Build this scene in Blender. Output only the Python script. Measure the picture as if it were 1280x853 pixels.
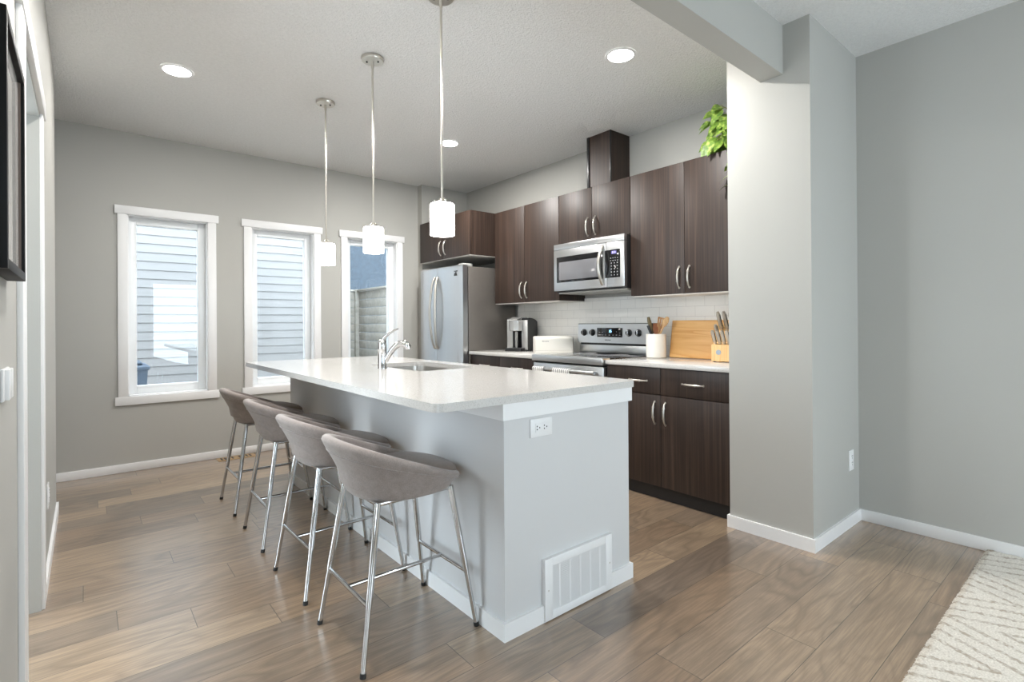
import bpy, bmesh, math, random
from mathutils import Vector, Matrix
PI = math.pi
for o in list(bpy.data.objects):
    bpy.data.objects.remove(o, do_unlink=True)
S = bpy.context.scene
COL = S.collection

# ------------------------------------------------------------------ camera
CAM_H = 1.174
YAW, PITCH, ROLL, FPX, CY = 0.691958986, 0.00213841527, -0.00677489587, 644.367, 403.494
cd = bpy.data.cameras.new('camera'); cam = bpy.data.objects.new('camera', cd); COL.objects.link(cam)
cy, sy, cp, sp = math.cos(YAW), math.sin(YAW), math.cos(PITCH), math.sin(PITCH)
fw = Vector((sy * cp, cy * cp, sp)); rt = Vector((cy, -sy, 0)); up = rt.cross(fw)
cr, sr = math.cos(ROLL), math.sin(ROLL)
rt, up = cr * rt + sr * up, -sr * rt + cr * up
m = Matrix((rt, up, -fw)).transposed().to_4x4(); m.translation = (0, 0, CAM_H)
cam.matrix_world = m
cd.sensor_width = 36; cd.lens = FPX * 36 / 1280; cd.shift_y = (CY - 426.5) / 1280
cd.clip_start = 0.02; cd.clip_end = 200
S.camera = cam

# ------------------------------------------------------------------ world, exposure, lights
SKY = 8.5
w = bpy.data.worlds.new('overcast_sky'); S.world = w; w.use_nodes = True
bg = w.node_tree.nodes['Background']; bg.inputs[0].default_value = (0.80, 0.90, 1.0, 1); bg.inputs[1].default_value = SKY
S.view_settings.view_transform = 'Standard'; S.view_settings.look = 'None'
S.view_settings.exposure = 0.38; S.view_settings.gamma = 1.0; S.view_settings.use_curve_mapping = False
S.cycles.use_denoising = True
S.cycles.max_bounces = 10; S.cycles.diffuse_bounces = 6; S.cycles.glossy_bounces = 4
S.cycles.transmission_bounces = 6; S.cycles.transparent_max_bounces = 12
S.cycles.caustics_reflective = False; S.cycles.caustics_refractive = False
S.cycles.sample_clamp_indirect = 6.0
LAMP_W = 19.0          # base power of the recessed ceiling lights and the added lamp
PENDANT_E = 14.0        # glow of the pendant shades
LENS_E = 14.0
WARM = (1.0, 0.978, 0.945)

CEIL = 2.745
XR = 3.535             # kitchen and right-hand wall
XL = -0.143            # left wall
YB = 5.19              # wall with the windows
YF = -3.0              # wall behind the camera

def portal(name, x0, x1, y, z0, z1, flip):
    l = bpy.data.lights.new(name, 'AREA'); l.shape = 'RECTANGLE'; l.size = x1 - x0; l.size_y = z1 - z0
    l.cycles.is_portal = True
    o = bpy.data.objects.new(name, l); COL.objects.link(o)
    o.location = ((x0 + x1) / 2, y, (z0 + z1) / 2); o.rotation_euler = (PI / 2 if flip else -PI / 2, 0, 0)
    return o
WINX = [0.550, 1.468, 2.373]
for i, cx in enumerate(WINX):
    portal('window_daylight', cx - .283, cx + .283, YB + 0.20, .606, 2.08, False)
portal('patio_daylight', 1.1, 3.3, YF - 0.2, 0.25, 2.15, True)
sidep = portal('added_side_portal', -1.5, 1.5, 0, .25, 2.35, True)  # portal for the unseen side window added as fill light
for o in list(COL.objects):
    if o.type == 'LIGHT':
        # area lights shine along -Z: turn them to face into the room
        o.rotation_euler = (-PI / 2, 0, 0) if o.location.y > 0 else (PI / 2, 0, 0)

hallp = portal('added_passage_portal', -1.1, 1.1, 0, .25, 2.35, True)  # portal for the unseen window added beyond the doorway
hallp.location = (-1.90, 3.125, 1.35); hallp.rotation_euler = (0, -PI / 2, 0); hallp.data.size, hallp.data.size_y = 2.5, 2.05
sidep.location = (-1.90, -1.05, 1.075); sidep.rotation_euler = (0, -PI / 2, 0); sidep.data.size, sidep.data.size_y = 1.85, 1.1

# ------------------------------------------------------------------ mesh helpers
class M:
    def __init__(s): s.bm = bmesh.new()
    def box(s, x0, x1, y0, y1, z0, z1, bev=0, seg=2, rot=None):
        r = bmesh.ops.create_cube(s.bm, size=1.0); vs = r['verts']
        bmesh.ops.scale(s.bm, vec=(abs(x1 - x0), abs(y1 - y0), abs(z1 - z0)), verts=vs)
        bmesh.ops.translate(s.bm, vec=((x0 + x1) / 2, (y0 + y1) / 2, (z0 + z1) / 2), verts=vs)
        if bev:
            es = list({e for v in vs for e in v.link_edges})
            q = bmesh.ops.bevel(s.bm, geom=es, offset=bev, segments=seg, affect='EDGES', profile=.5)
            vs = list({v for f in q['faces'] for v in f.verts} | {v for v in vs if v.is_valid})
        if rot is not None:
            for v in vs: v.co = rot @ v.co
        return s
    def grid(s, rows, closeu=False, closev=False, capa=False, capb=False):
        R = [[s.bm.verts.new(p) for p in row] for row in rows]
        n, k = len(R), len(R[0])
        for i in range(n if closev else n - 1):
            for j in range(k if closeu else k - 1):
                a, b, c, d = R[i][j], R[i][(j + 1) % k], R[(i + 1) % n][(j + 1) % k], R[(i + 1) % n][j]
                try: s.bm.faces.new((a, b, c, d))
                except ValueError: pass
        if capa: s.bm.faces.new(list(reversed(R[0])))
        if capb: s.bm.faces.new(R[-1])
        return s
    def tube(s, pts, r, seg=12, closed=False, flat=1.0, ref=None):
        pts = [Vector(p) for p in pts]; n = len(pts)
        rs = r if isinstance(r, (list, tuple)) else [r] * n
        rows = []; u = None
        for i, p in enumerate(pts):
            if closed: t = pts[(i + 1) % n] - pts[i - 1]
            else: t = pts[min(i + 1, n - 1)] - pts[max(i - 1, 0)]
            t.normalize()
            if u is None:
                a = Vector(ref) if ref else (Vector((0, 0, 1)) if abs(t.z) < .9 else Vector((1, 0, 0)))
                u = (a - t * a.dot(t)).normalized()
            else: u = (u - t * u.dot(t)).normalized()
            v = t.cross(u)
            rows.append([p + (u * math.cos(2 * PI * j / seg) * flat + v * math.sin(2 * PI * j / seg)) * rs[i] for j in range(seg)])
        return s.grid(rows, closeu=True, closev=closed, capa=not closed, capb=not closed)
    def lathe(s, prof, c=(0, 0, 0), seg=32, capa=True, capb=True):
        c = Vector(c)
        rows = [[c + Vector((r * math.cos(2 * PI * j / seg), r * math.sin(2 * PI * j / seg), z)) for j in range(seg)] for r, z in prof]
        return s.grid(rows, closeu=True, capa=capa, capb=capb)
    def prism(s, poly, axis, a, b):
        def P(p, t):
            return {'x': (t, p[0], p[1]), 'y': (p[0], t, p[1]), 'z': (p[0], p[1], t)}[axis]
        A = [s.bm.verts.new(P(p, a)) for p in poly]; B = [s.bm.verts.new(P(p, b)) for p in poly]
        n = len(poly)
        s.bm.faces.new(A); s.bm.faces.new(list(reversed(B)))
        for i in range(n): s.bm.faces.new((A[i], B[i], B[(i + 1) % n], A[(i + 1) % n]))
        return s
    def xf(s, mat):
        for v in s.bm.verts: v.co = mat @ v.co
        return s

def obj(name, mb, mt, parent=None, smooth=40, label=None):
    bm = mb.bm
    bmesh.ops.recalc_face_normals(bm, faces=bm.faces[:])
    me = bpy.data.meshes.new(name)
    org = Vector(parent['_o']) if parent is not None and '_o' in parent else Vector((0, 0, 0))
    if org.length > 0:
        for v in bm.verts: v.co -= org
    bm.to_mesh(me); bm.free()
    me.polygons.foreach_set('use_smooth', [True] * len(me.polygons))
    me.set_sharp_from_angle(angle=math.radians(smooth))
    o = bpy.data.objects.new(name, me); COL.objects.link(o)
    me.materials.append(mt)
    if parent is not None:
        o.parent = parent; o['_o'] = tuple(org)
    if label: o['label'] = label
    return o

def thing(name, label, cat, loc=(0, 0, 0), group=None, local=False):
    o = bpy.data.objects.new(name, None); COL.objects.link(o); o.location = loc
    o.empty_display_size = .05
    o['_o'] = (0.0, 0.0, 0.0) if local else tuple(float(c) for c in loc)
    o['label'] = label; o['category'] = cat
    if group: o['group'] = group
    return o
def tag(o, label, cat, group=None):
    o['label'] = label; o['category'] = cat
    if group: o['group'] = group
    return o
def struct(name, mb, mt, parent=None):
    o = obj(name, mb, mt, parent)
    o['kind'] = 'structure'
    return o
def struct_root(name):
    o = bpy.data.objects.new(name, None); COL.objects.link(o); o['kind'] = 'structure'; o['_o'] = (0.0, 0.0, 0.0)
    return o
def recenter(o):
    """put a single-mesh thing's origin at its base"""
    vs = o.data.vertices
    c = Vector((sum(v.co.x for v in vs) / len(vs), sum(v.co.y for v in vs) / len(vs), min(v.co.z for v in vs)))
    for v in vs: v.co -= c
    o.location = c
    return o
def dup(root, loc, rotz=0, label=None, group=None):
    r = root.copy(); COL.objects.link(r); r.location = loc; r.rotation_euler = (0, 0, rotz)
    if label: r['label'] = label
    if group: r['group'] = group
    for ch in list(root.children):
        c = ch.copy(); COL.objects.link(c); c.parent = r
        for g in list(ch.children):
            d = g.copy(); COL.objects.link(d); d.parent = c
    return r

# ------------------------------------------------------------------ materials
def lin(c):
    return tuple((v / 255 / 12.92) if v / 255 <= .04045 else ((v / 255 + .055) / 1.055) ** 2.4 for v in c)
MATS = {}
class N:
    def __init__(s, name):
        s.m = bpy.data.materials.new(name); s.m.use_nodes = True; s.t = s.m.node_tree; s.n = s.t.nodes; s.l = s.t.links
        s.b = s.n['Principled BSDF']; MATS[name] = s.m
    def add(s, typ, **kw):
        nd = s.n.new(typ)
        for k, v in kw.items(): setattr(nd, k, v)
        return nd
    def link(s, a, b): s.l.new(a, b)
    def set(s, **kw):
        names = {'col': 'Base Color', 'rough': 'Roughness', 'metal': 'Metallic', 'spec': 'Specular IOR Level', 'coat': 'Coat Weight',
                 'sheen': 'Sheen Weight', 'emit': 'Emission Color', 'es': 'Emission Strength', 'coatr': 'Coat Roughness', 'sub': 'Subsurface Weight',
                 'sheenr': 'Sheen Roughness'}
        for k, v in kw.items():
            i = s.b.inputs[names[k]]
            i.default_value = (*v, 1) if isinstance(v, tuple) and len(v) == 3 else v
        return s
    def math(s, op, a, b=None, c=None):
        nd = s.add('ShaderNodeMath', operation=op)
        for i, v in enumerate((a, b, c)):
            if v is None: continue
            if isinstance(v, (int, float)): nd.inputs[i].default_value = v
            else: s.link(v, nd.inputs[i])
        return nd.outputs[0]
    def coords(s, scale=(1, 1, 1), rot=(0, 0, 0)):
        tc = s.add('ShaderNodeTexCoord'); mp = s.add('ShaderNodeMapping')
        mp.inputs['Scale'].default_value = scale; mp.inputs['Rotation'].default_value = rot
        s.link(tc.outputs['Object'], mp.inputs[0]); return mp.outputs[0]
    def noise(s, vec, scale, detail=3, rough=.5, dist=0):
        nd = s.add('ShaderNodeTexNoise'); nd.inputs['Scale'].default_value = scale; nd.inputs['Detail'].default_value = detail
        nd.inputs['Roughness'].default_value = rough; nd.inputs['Distortion'].default_value = dist
        if vec is not None: s.link(vec, nd.inputs['Vector'])
        return nd.outputs[0]
    def ramp(s, fac, stops):
        nd = s.add('ShaderNodeValToRGB'); cr_ = nd.color_ramp
        while len(cr_.elements) < len(stops): cr_.elements.new(.5)
        for e, (p, c) in zip(cr_.elements, stops): e.position = p; e.color = (*c, 1)
        s.link(fac, nd.inputs[0]); return nd.outputs[0]
    def mix(s, fac, a, b, blend='MIX'):
        nd = s.add('ShaderNodeMix', data_type='RGBA', blend_type=blend)
        for i, v in ((0, fac), (6, a), (7, b)):
            if isinstance(v, (int, float)): nd.inputs[i].default_value = v
            elif isinstance(v, tuple): nd.inputs[i].default_value = (*v, 1)
            else: s.link(v, nd.inputs[i])
        return nd.outputs[2]
    def bump(s, h, strength=.2, dist=.01):
        nd = s.add('ShaderNodeBump'); nd.inputs['Strength'].default_value = strength; nd.inputs['Distance'].default_value = dist
        s.link(h, nd.inputs['Height']); s.link(nd.outputs[0], s.b.inputs['Normal']); return nd
    def col(s, c): s.link(c, s.b.inputs['Base Color']); return s

def simple(name, col, rough=.5, metal=0, var=.04, vscale=6, bump=0, bscale=80, **kw):
    n = N(name).set(rough=rough, metal=metal, **kw)
    c = n.coords()
    f = n.noise(c, vscale, 3)
    a = tuple(max(0, v * (1 - var)) for v in col); b = tuple(min(1, v * (1 + var)) for v in col)
    n.col(n.ramp(f, [(.3, a), (.7, b)]))
    if bump: n.bump(n.noise(c, bscale, 4), bump, .004)
    return n.m

PAINT = simple('wall_paint_warm_grey', (.42, .415, .388), .62, var=.015, vscale=1.5, bump=.04, bscale=160)
ISLAND_PAINT = simple('island_paint_light_grey', (.60, .60, .60), .55, var=.015, vscale=1.5, bump=.03, bscale=160)
TRIM = simple('white_trim_paint', (.80, .80, .80), .38, var=.01)
VINYL = simple('white_vinyl', (.80, .82, .83), .3, var=.01)
PLASTIC_W = simple('white_plastic', (.78, .78, .78), .3, var=.01)
SLOT = simple('dark_slot', (.03, .03, .03), .6)
BLACK = simple('black_plastic', (.012, .012, .013), .32, var=.1)
BLACK_GLOSS = simple('black_gloss', (.008, .008, .009), .07, var=.1)
BLACK_GLASS = simple('black_glass', (.012, .012, .013), .04, var=.02)
RUBBER = simple('black_rubber', (.015, .015, .015), .6)
CREAM = simple('cream_enamel', (.72, .70, .645), .3, var=.01)
CERAMIC = simple('cream_ceramic', (.74, .71, .65), .32, var=.02, vscale=14)
MELAMINE = simple('white_melamine', (.70, .68, .64), .45, var=.01)
TERRA = simple('terracotta', (.32, .17, .09), .7, var=.12, vscale=20)
CHROME = simple('chrome', (.60, .60, .60), .10, 1, var=.01)
def brushed(name, col, rough, axis, amt=.12):
    n = N(name).set(metal=1, rough=rough)
    sc = {'y': (30, 1.5, 70), 'z': (70, 70, 1.5), 'x': (1.5, 30, 70)}[axis]
    f = n.noise(n.coords(sc), 1, 3)
    n.col(n.ramp(f, [(.25, tuple(v * (1 - amt) for v in col)), (.75, tuple(min(1, v * (1 + amt)) for v in col))]))
    n.link(n.math('MULTIPLY_ADD', f, .03, rough - .015), n.b.inputs['Roughness'])
    return n.m
STEEL = brushed('brushed_stainless', (.62, .63, .64), .30, 'y', .015)
STEEL_V = brushed('brushed_stainless_door', (.60, .62, .64), .28, 'z', .02)
NICKEL = simple('satin_nickel', (.58, .55, .50), .3, 1, var=.02)
FRIDGE_SIDE = simple('grey_appliance_enamel', (.17, .155, .14), .38, .55, var=.05, bump=.05, bscale=220)
SINK_STEEL = simple('sink_stainless', (.50, .48, .45), .3, 1, var=.04)

def glass():
    n = N('window_glass'); n.n.remove(n.b)
    tr = n.add('ShaderNodeBsdfTransparent'); tr.inputs[0].default_value = (.96, .98, .98, 1)
    gl = n.add('ShaderNodeBsdfGlossy'); gl.inputs['Roughness'].default_value = .01
    lw = n.add('ShaderNodeLayerWeight'); lw.inputs[0].default_value = .5
    mx = n.add('ShaderNodeMixShader')
    n.link(n.math('MULTIPLY_ADD', n.math('POWER', lw.outputs['Facing'], 5.0), .9, .035), mx.inputs[0])
    n.link(tr.outputs[0], mx.inputs[1]); n.link(gl.outputs[0], mx.inputs[2])
    n.link(mx.outputs[0], n.n['Material Output'].inputs[0]); return n.m
GLASS = glass()

def emissive(name, col, e, base=(.8, .8, .8)):
    n = N(name).set(col=base, rough=.4, emit=col, es=e); return n.m
LENS = emissive('recessed_lens', WARM, LENS_E)
OPAL = emissive('opal_glass_shade', (1.0, .95, .90), PENDANT_E)
DIGIT_BLUE = emissive('blue_digits', (.25, .6, 1.0), 5, (.02, .02, .02))
DIGIT_VIOLET = emissive('violet_digits', (.45, .42, 1.0), 2.6, (.02, .02, .02))
DIGIT_BACK = emissive('violet_display', (.16, .14, .5), .5, (.02, .02, .03))
KEYS = simple('panel_legend_grey', (.35, .35, .36), .4)
LEGEND = simple('grey_lettering', (.12, .12, .13), .5)

def cabinet():
    n = N('dark_espresso_laminate').set(rough=.5)
    c = n.coords((1, 1, 1))
    a = n.noise(n.coords((150, 150, 1.6)), 1, 4, .6)
    b = n.noise(n.coords((38, 38, .7)), 1, 3, .6, .3)
    f = n.math('MULTIPLY_ADD', a, .55, n.math('MULTIPLY', b, .45))
    n.col(n.ramp(f, [(.30, lin((27, 18, 14))), (.5, lin((49, 36, 29))), (.70, lin((76, 58, 48)))]))
    n.link(n.math('MULTIPLY_ADD', a, .16, .40), n.b.inputs['Roughness'])
    n.bump(a, .05, .002); return n.m
WOOD_DARK = cabinet()

def light_wood(name, c0, c1, sc):
    n = N(name).set(rough=.42)
    f = n.noise(n.coords(sc), 1, 5, .6, .8)
    w2 = n.math('FRACT', n.math('MULTIPLY', n.noise(n.coords(tuple(v * .3 for v in sc)), 1, 2, .5, .5), 9))
    f2 = n.math('MULTIPLY_ADD', f, .65, n.math('MULTIPLY', w2, .3))
    n.col(n.ramp(f2, [(.25, c0), (.75, c1)])); return n.m
BOARD = light_wood('maple_board', lin((205, 150, 84)), lin((233, 190, 130)), (6, 2.4, 26))
BLOCK = light_wood('beech_block', lin((214, 165, 105)), lin((236, 198, 142)), (40, 40, 5))
SPOONW = light_wood('utensil_wood', lin((160, 112, 66)), lin((206, 160, 106)), (40, 40, 8))
SPOOND = light_wood('utensil_wood_dark', lin((150, 88, 52)), lin((190, 120, 76)), (40, 40, 8))
SPOONG = light_wood('utensil_wood_olive', lin((92, 80, 52)), lin((140, 122, 84)), (40, 40, 8))

def quartz():
    n = N('quartz_counter').set(rough=.12, spec=.5)
    c = n.coords()
    v = n.add('ShaderNodeTexVoronoi'); v.inputs['Scale'].default_value = 330; n.link(c, v.inputs[0])
    sp_ = n.ramp(v.outputs['Color'], [(.0, (.36, .35, .335)), (.22, (.54, .525, .50)), (.40, (.60, .585, .565)), (1.0, (.64, .625, .605))])
    big = n.noise(c, 3, 3)
    n.col(n.mix(n.math('MULTIPLY', big, .25), sp_, (.62, .585, .54)))
    return n.m
QUARTZ = quartz()

def ceiling_mat():
    n = N('textured_ceiling').set(col=(.84, .84, .83), rough=.85)
    c = n.coords()
    a = n.noise(c, 120, 4, .6); b = n.noise(c, 55, 3, .6)
    h = n.math('MULTIPLY_ADD', a, .6, n.math('MULTIPLY', b, .5))
    h2 = n.ramp(h, [(.42, (0, 0, 0)), (.66, (1, 1, 1))])
    n.col(n.mix(h2, (.80, .80, .79), (.86, .86, .85)))
    n.bump(h2, .6, .009); return n.m
CEILM = ceiling_mat()

def floor_mat():
    n = N('vinyl_plank_floor')
    tc = n.add('ShaderNodeTexCoord'); sx = n.add('ShaderNodeSeparateXYZ'); n.link(tc.outputs['Object'], sx.inputs[0])
    x, y = sx.outputs[0], sx.outputs[1]
    W, L = .1775, 1.22
    vv = n.math('DIVIDE', n.math('ADD', y, 10 * W - .556 + 3 * W), W)   # seams at y = .556 + k W
    row = n.math('FLOOR', vv); fv = n.math('FRACT', vv)
    wn = n.add('ShaderNodeTexWhiteNoise', noise_dimensions='1D'); n.link(row, wn.inputs['W'])
    uu = n.math('ADD', n.math('DIVIDE', x, L), n.math('MULTIPLY', wn.outputs[0], 7.0))
    uu = n.math('ADD', uu, 20)
    ci = n.math('FLOOR', uu); fu = n.math('FRACT', uu)
    pid = n.math('ADD', n.math('MULTIPLY', row, 17.31), n.math('MULTIPLY', ci, 5.77))
    wr = n.add('ShaderNodeTexWhiteNoise', noise_dimensions='1D'); n.link(pid, wr.inputs['W'])
    rnd = wr.outputs[0]
    wr2 = n.add('ShaderNodeTexWhiteNoise', noise_dimensions='1D'); n.link(n.math('ADD', pid, 3.3), wr2.inputs['W'])
    def vec(ax, ay, rz):
        cb = n.add('ShaderNodeCombineXYZ')
        n.link(n.math('MULTIPLY_ADD', x, ax, n.math('MULTIPLY', rnd, 37)), cb.inputs[0])
        n.link(n.math('MULTIPLY', y, ay), cb.inputs[1]); n.link(n.math('MULTIPLY', rnd, rz), cb.inputs[2]); return cb.outputs[0]
    broad = n.noise(vec(1.2, 5.2, 53), 1, 2, .5, .35)
    rings = n.math('PINGPONG', n.math('MULTIPLY', broad, 21), 1.0)
    rings = n.math('POWER', rings, 1.5)
    fine = n.noise(vec(5, 130, 19), 1, 4, .65)
    blotch = n.noise(vec(1.3, 4.5, 71), 1, 3, .55)
    base = n.ramp(rnd, [(0.0, lin((134, 112, 91))), (.3, lin((164, 138, 111))), (.55, lin((144, 124, 104))), (.8, lin((172, 147, 119))), (1.0, lin((124, 107, 92)))])
    dark = n.mix(1.0, base, (.42, .41, .41), 'MULTIPLY')
    g = n.math('MULTIPLY', rings, n.math('MULTIPLY_ADD', blotch, 2.3, -.55))
    g = n.math('MAXIMUM', n.math('MINIMUM', g, 1), 0)
    c = n.mix(n.math('MULTIPLY', g, .8), base, dark)
    c = n.mix(n.math('MULTIPLY', n.ramp(fine, [(.42, (1, 1, 1)), (.62, (0, 0, 0))]), .46), c, dark)
    c = n.mix(n.ramp(blotch, [(.50, (0, 0, 0)), (.78, (.55, .55, .55))]), c, n.mix(1.0, base, (.62, .61, .61), 'MULTIPLY'))
    # seams
    e1 = n.math('LESS_THAN', n.math('MULTIPLY', n.math('MINIMUM', fv, n.math('SUBTRACT', 1, fv)), W), .0011)
    e2 = n.math('LESS_THAN', n.math('MULTIPLY', n.math('MINIMUM', fu, n.math('SUBTRACT', 1, fu)), L), .0013)
    e = n.math('MAXIMUM', e1, e2)
    n.col(n.mix(n.math('MULTIPLY', e, .8), c, (.03, .025, .02)))
    n.link(n.math('MULTIPLY_ADD', fine, .16, .30), n.b.inputs['Roughness'])
    n.set(spec=.5, coat=1.0, coatr=.24)
    n.b.inputs['Coat IOR'].default_value = 1.85
    h = n.math('SUBTRACT', n.math('MULTIPLY', fine, .35), e)
    n.bump(h, .12, .003); return n.m
FLOORM = floor_mat()

def tile_mat():
    n = N('white_subway_tile').set(rough=.12)
    tc = n.add('ShaderNodeTexCoord'); sx = n.add('ShaderNodeSeparateXYZ'); n.link(tc.outputs['Object'], sx.inputs[0])
    cb = n.add('ShaderNodeCombineXYZ')
    n.link(n.math('ADD', sx.outputs[1], 3.0 - 2.447 + .155 * 1), cb.inputs[0]); n.link(n.math('ADD', sx.outputs[2], -.908 - .006 + .076 * 1), cb.inputs[1])
    br = n.add('ShaderNodeTexBrick'); n.link(cb.outputs[0], br.inputs[0])
    br.offset = .5; br.inputs['Scale'].default_value = 1; br.inputs['Mortar Size'].default_value = .0012
    br.inputs['Brick Width'].default_value = .156; br.inputs['Row Height'].default_value = .0765
    br.inputs['Mortar Smooth'].default_value = .3
    br.inputs['Color1'].default_value = (.86, .845, .81, 1); br.inputs['Color2'].default_value = (.86, .845, .81, 1)
    br.inputs['Mortar'].default_value = (.55, .54, .52, 1)
    n.col(br.outputs[0])
    n.link(n.math('MULTIPLY_ADD', br.outputs['Fac'], .6, .12), n.b.inputs['Roughness'])
    n.bump(n.math('SUBTRACT', 1, br.outputs['Fac']), .35, .002); return n.m
TILE = tile_mat()

def fabric(name, c0, c1, sheen=.35):
    n = N(name).set(rough=.88, sheen=sheen, sheenr=.5)
    c = n.coords()
    a = n.noise(c, 420, 2, .6); b = n.noise(c, 40, 3, .6)
    f = n.math('MULTIPLY_ADD', a, .7, n.math('MULTIPLY', b, .3))
    n.col(n.ramp(f, [(.3, c0), (.7, c1)])); n.bump(a, .18, .002); return n.m
FABRIC = fabric('taupe_grey_upholstery', lin((116, 106, 101)), lin((158, 147, 141)))
CUSHION = fabric('taupe_cushion', lin((100, 87, 79)), lin((130, 115, 105)), .2)
def towel_mat():
    n = N('striped_towel').set(rough=.9)
    tc = n.add('ShaderNodeTexCoord'); sx = n.add('ShaderNodeSeparateXYZ'); n.link(tc.outputs['Object'], sx.inputs[0])
    f = n.math('LESS_THAN', n.math('FRACT', n.math('MULTIPLY', sx.outputs[1], 45)), .42)
    n.col(n.mix(f, (.72, .71, .68), (.25, .24, .24))); n.bump(n.noise(tc.outputs['Object'], 300, 2), .2, .002); return n.m
TOWEL = towel_mat()
def rug_mat():
    n = N('cream_shag_rug').set(rough=.95, sheen=.3)
    tc = n.add('ShaderNodeTexCoord'); sx = n.add('ShaderNodeSeparateXYZ'); n.link(tc.outputs['Object'], sx.inputs[0])
    x, y = sx.outputs[0], sx.outputs[1]
    nz = n.noise(tc.outputs['Object'], 22, 3, .6)
    BW = .30
    t = n.math('PINGPONG', n.math('ADD', x, 5.0), BW)
    d = n.math('ADD', y, n.math('MULTIPLY', t, 2.3))
    d = n.math('MULTIPLY_ADD', nz, .03, d)
    s_ = n.math('FRACT', n.math('MULTIPLY', d, 1 / .165))
    line = n.math('LESS_THAN', s_, .27)
    sp_ = n.noise(tc.outputs['Object'], 160, 2, .7)
    line = n.math('MULTIPLY', line, n.ramp(n.noise(tc.outputs['Object'], 60, 2), [(.36, (.15, .15, .15)), (.58, (.85, .85, .85))]))
    base = n.ramp(sp_, [(.3, lin((184, 176, 164))), (.7, lin((224, 218, 207)))])
    n.col(n.mix(line, base, lin((150, 136, 118)))); n.bump(sp_, .5, .006); return n.m
RUG = rug_mat()
def leaf_mat():
    n = N('pothos_leaf').set(rough=.4)
    f = n.noise(n.coords(), 38, 3)
    n.col(n.ramp(f, [(.3, lin((68, 100, 36))), (.52, lin((112, 144, 54))), (.72, lin((178, 190, 100)))])); return n.m
LEAF = leaf_mat()
STEM = simple('pothos_stem', lin((140, 140, 74)), .5)

# ------------------------------------------------------------------ the shell
struct('floor', M().box(-1.75, 3.70, -3.75, 5.36, -.12, 0), FLOORM)
struct('ceiling', M().box(-1.75, 3.70, -3.75, 5.36, CEIL, CEIL + .12), CEILM)
HW = .283; ZS0, ZS1 = .606, 2.08
def wall_with_openings(name, xa, xb, ya, yb, holes):
    b = M(); x = xa
    for (h0, h1, z0, z1) in holes:
        b.box(x, h0, ya, yb, 0, CEIL); b.box(h0, h1, ya, yb, 0, z0) if z0 > 0 else None
        b.box(h0, h1, ya, yb, z1, CEIL); x = h1
    b.box(x, xb, ya, yb, 0, CEIL)
    return struct(name, b, PAINT)
wall_with_openings('wall_back', -1.70, 2.92, YB, YB + .16, [(c - HW, c + HW, ZS0, ZS1) for c in WINX])
struct('wall_alcove', M().box(2.92, XR, 5.10, YB + .16, 0, CEIL), PAINT)
struct('wall_right', M().box(XR, XR + .15, -3.75, 5.36, 0, CEIL), PAINT)
DY0, DY1, DZ = 2.05, 2.90, 2.06
b = M(); b.box(XL - .12, XL, 1.10, DY0, 0, CEIL); b.box(XL - .12, XL, DY0, DY1, DZ, CEIL); b.box(XL - .12, XL, DY1, 4.34, 0, CEIL)
struct('wall_left', b, PAINT)
b = M(); b.box(-1.85, -1.70, -3.75, -1.6, 0, CEIL).box(-1.85, -1.70, -1.6, -.5, 0, .15).box(-1.85, -1.70, -1.6, -.5, 2.0, CEIL).box(-1.85, -1.70, -.5, .7, 0, CEIL).box(-1.85, -1.70, .7, 2.1, 0, CEIL).box(-1.85, -1.70, 2.1, 4.15, 0, .1).box(-1.85, -1.70, 2.1, 4.15, 2.6, CEIL).box(-1.85, -1.70, 4.15, 5.36, 0, CEIL)
struct('wall_nook', b, PAINT)
w5 = struct_root('window_5')     # unseen window added left of and behind the camera to light the island side
b = M()
for yy in (-1.6, -.55): b.box(-1.81, -1.75, yy, yy + .05, .15, 2.0)
for zz in (.15, 1.95): b.box(-1.81, -1.75, -1.6, -.5, zz, zz + .05)
struct('window_frame', b, VINYL, w5)
w6 = struct_root('window_6')     # unseen window added in the passage to light stools and island side
b = M()
for yy in (2.1, 3.1, 4.10): b.box(-1.81, -1.75, yy, yy + .05, .1, 2.6)
for zz in (.1, 2.55): b.box(-1.81, -1.75, 2.1, 4.15, zz, zz + .05)
struct('window_frame', b, VINYL, w6)
struct('window_pane', M().box(-1.785, -1.78, 2.15, 4.10, .15, 2.55), GLASS, w6)
struct('window_pane', M().box(-1.785, -1.78, -1.55, -.55, .20, 1.95), GLASS, w5)
struct('wall_passage', M().box(-1.70, XL - .12, 4.22, 4.34, 0, CEIL).box(-1.70, XL - .12, 1.3, 1.42, 0, CEIL), PAINT)
wall_with_openings('wall_front', -1.70, XR, YF - .15, YF, [(1.1, 3.3, .25, 2.15)])
struct('pillar', M().box(2.85, XR, 1.047, 1.487, 0, CEIL), PAINT)
struct('beam', M().box(XL, 2.85, 1.178, 1.297, 2.485, CEIL), PAINT)
# patio window behind the camera (it lights the room and shows in reflections)
w0 = struct_root('window_4')
b = M()
for xx in (1.1, 2.175, 3.25): b.box(xx, xx + .05, YF - .11, YF - .05, .25, 2.15)
for zz in (.25, 2.10): b.box(1.1, 3.3, YF - .11, YF - .05, zz, zz + .05)
struct('window_frame', b, VINYL, w0)
struct('window_pane', M().box(1.15, 3.25, YF - .085, YF - .08, .30, 2.10), GLASS, w0)

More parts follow.
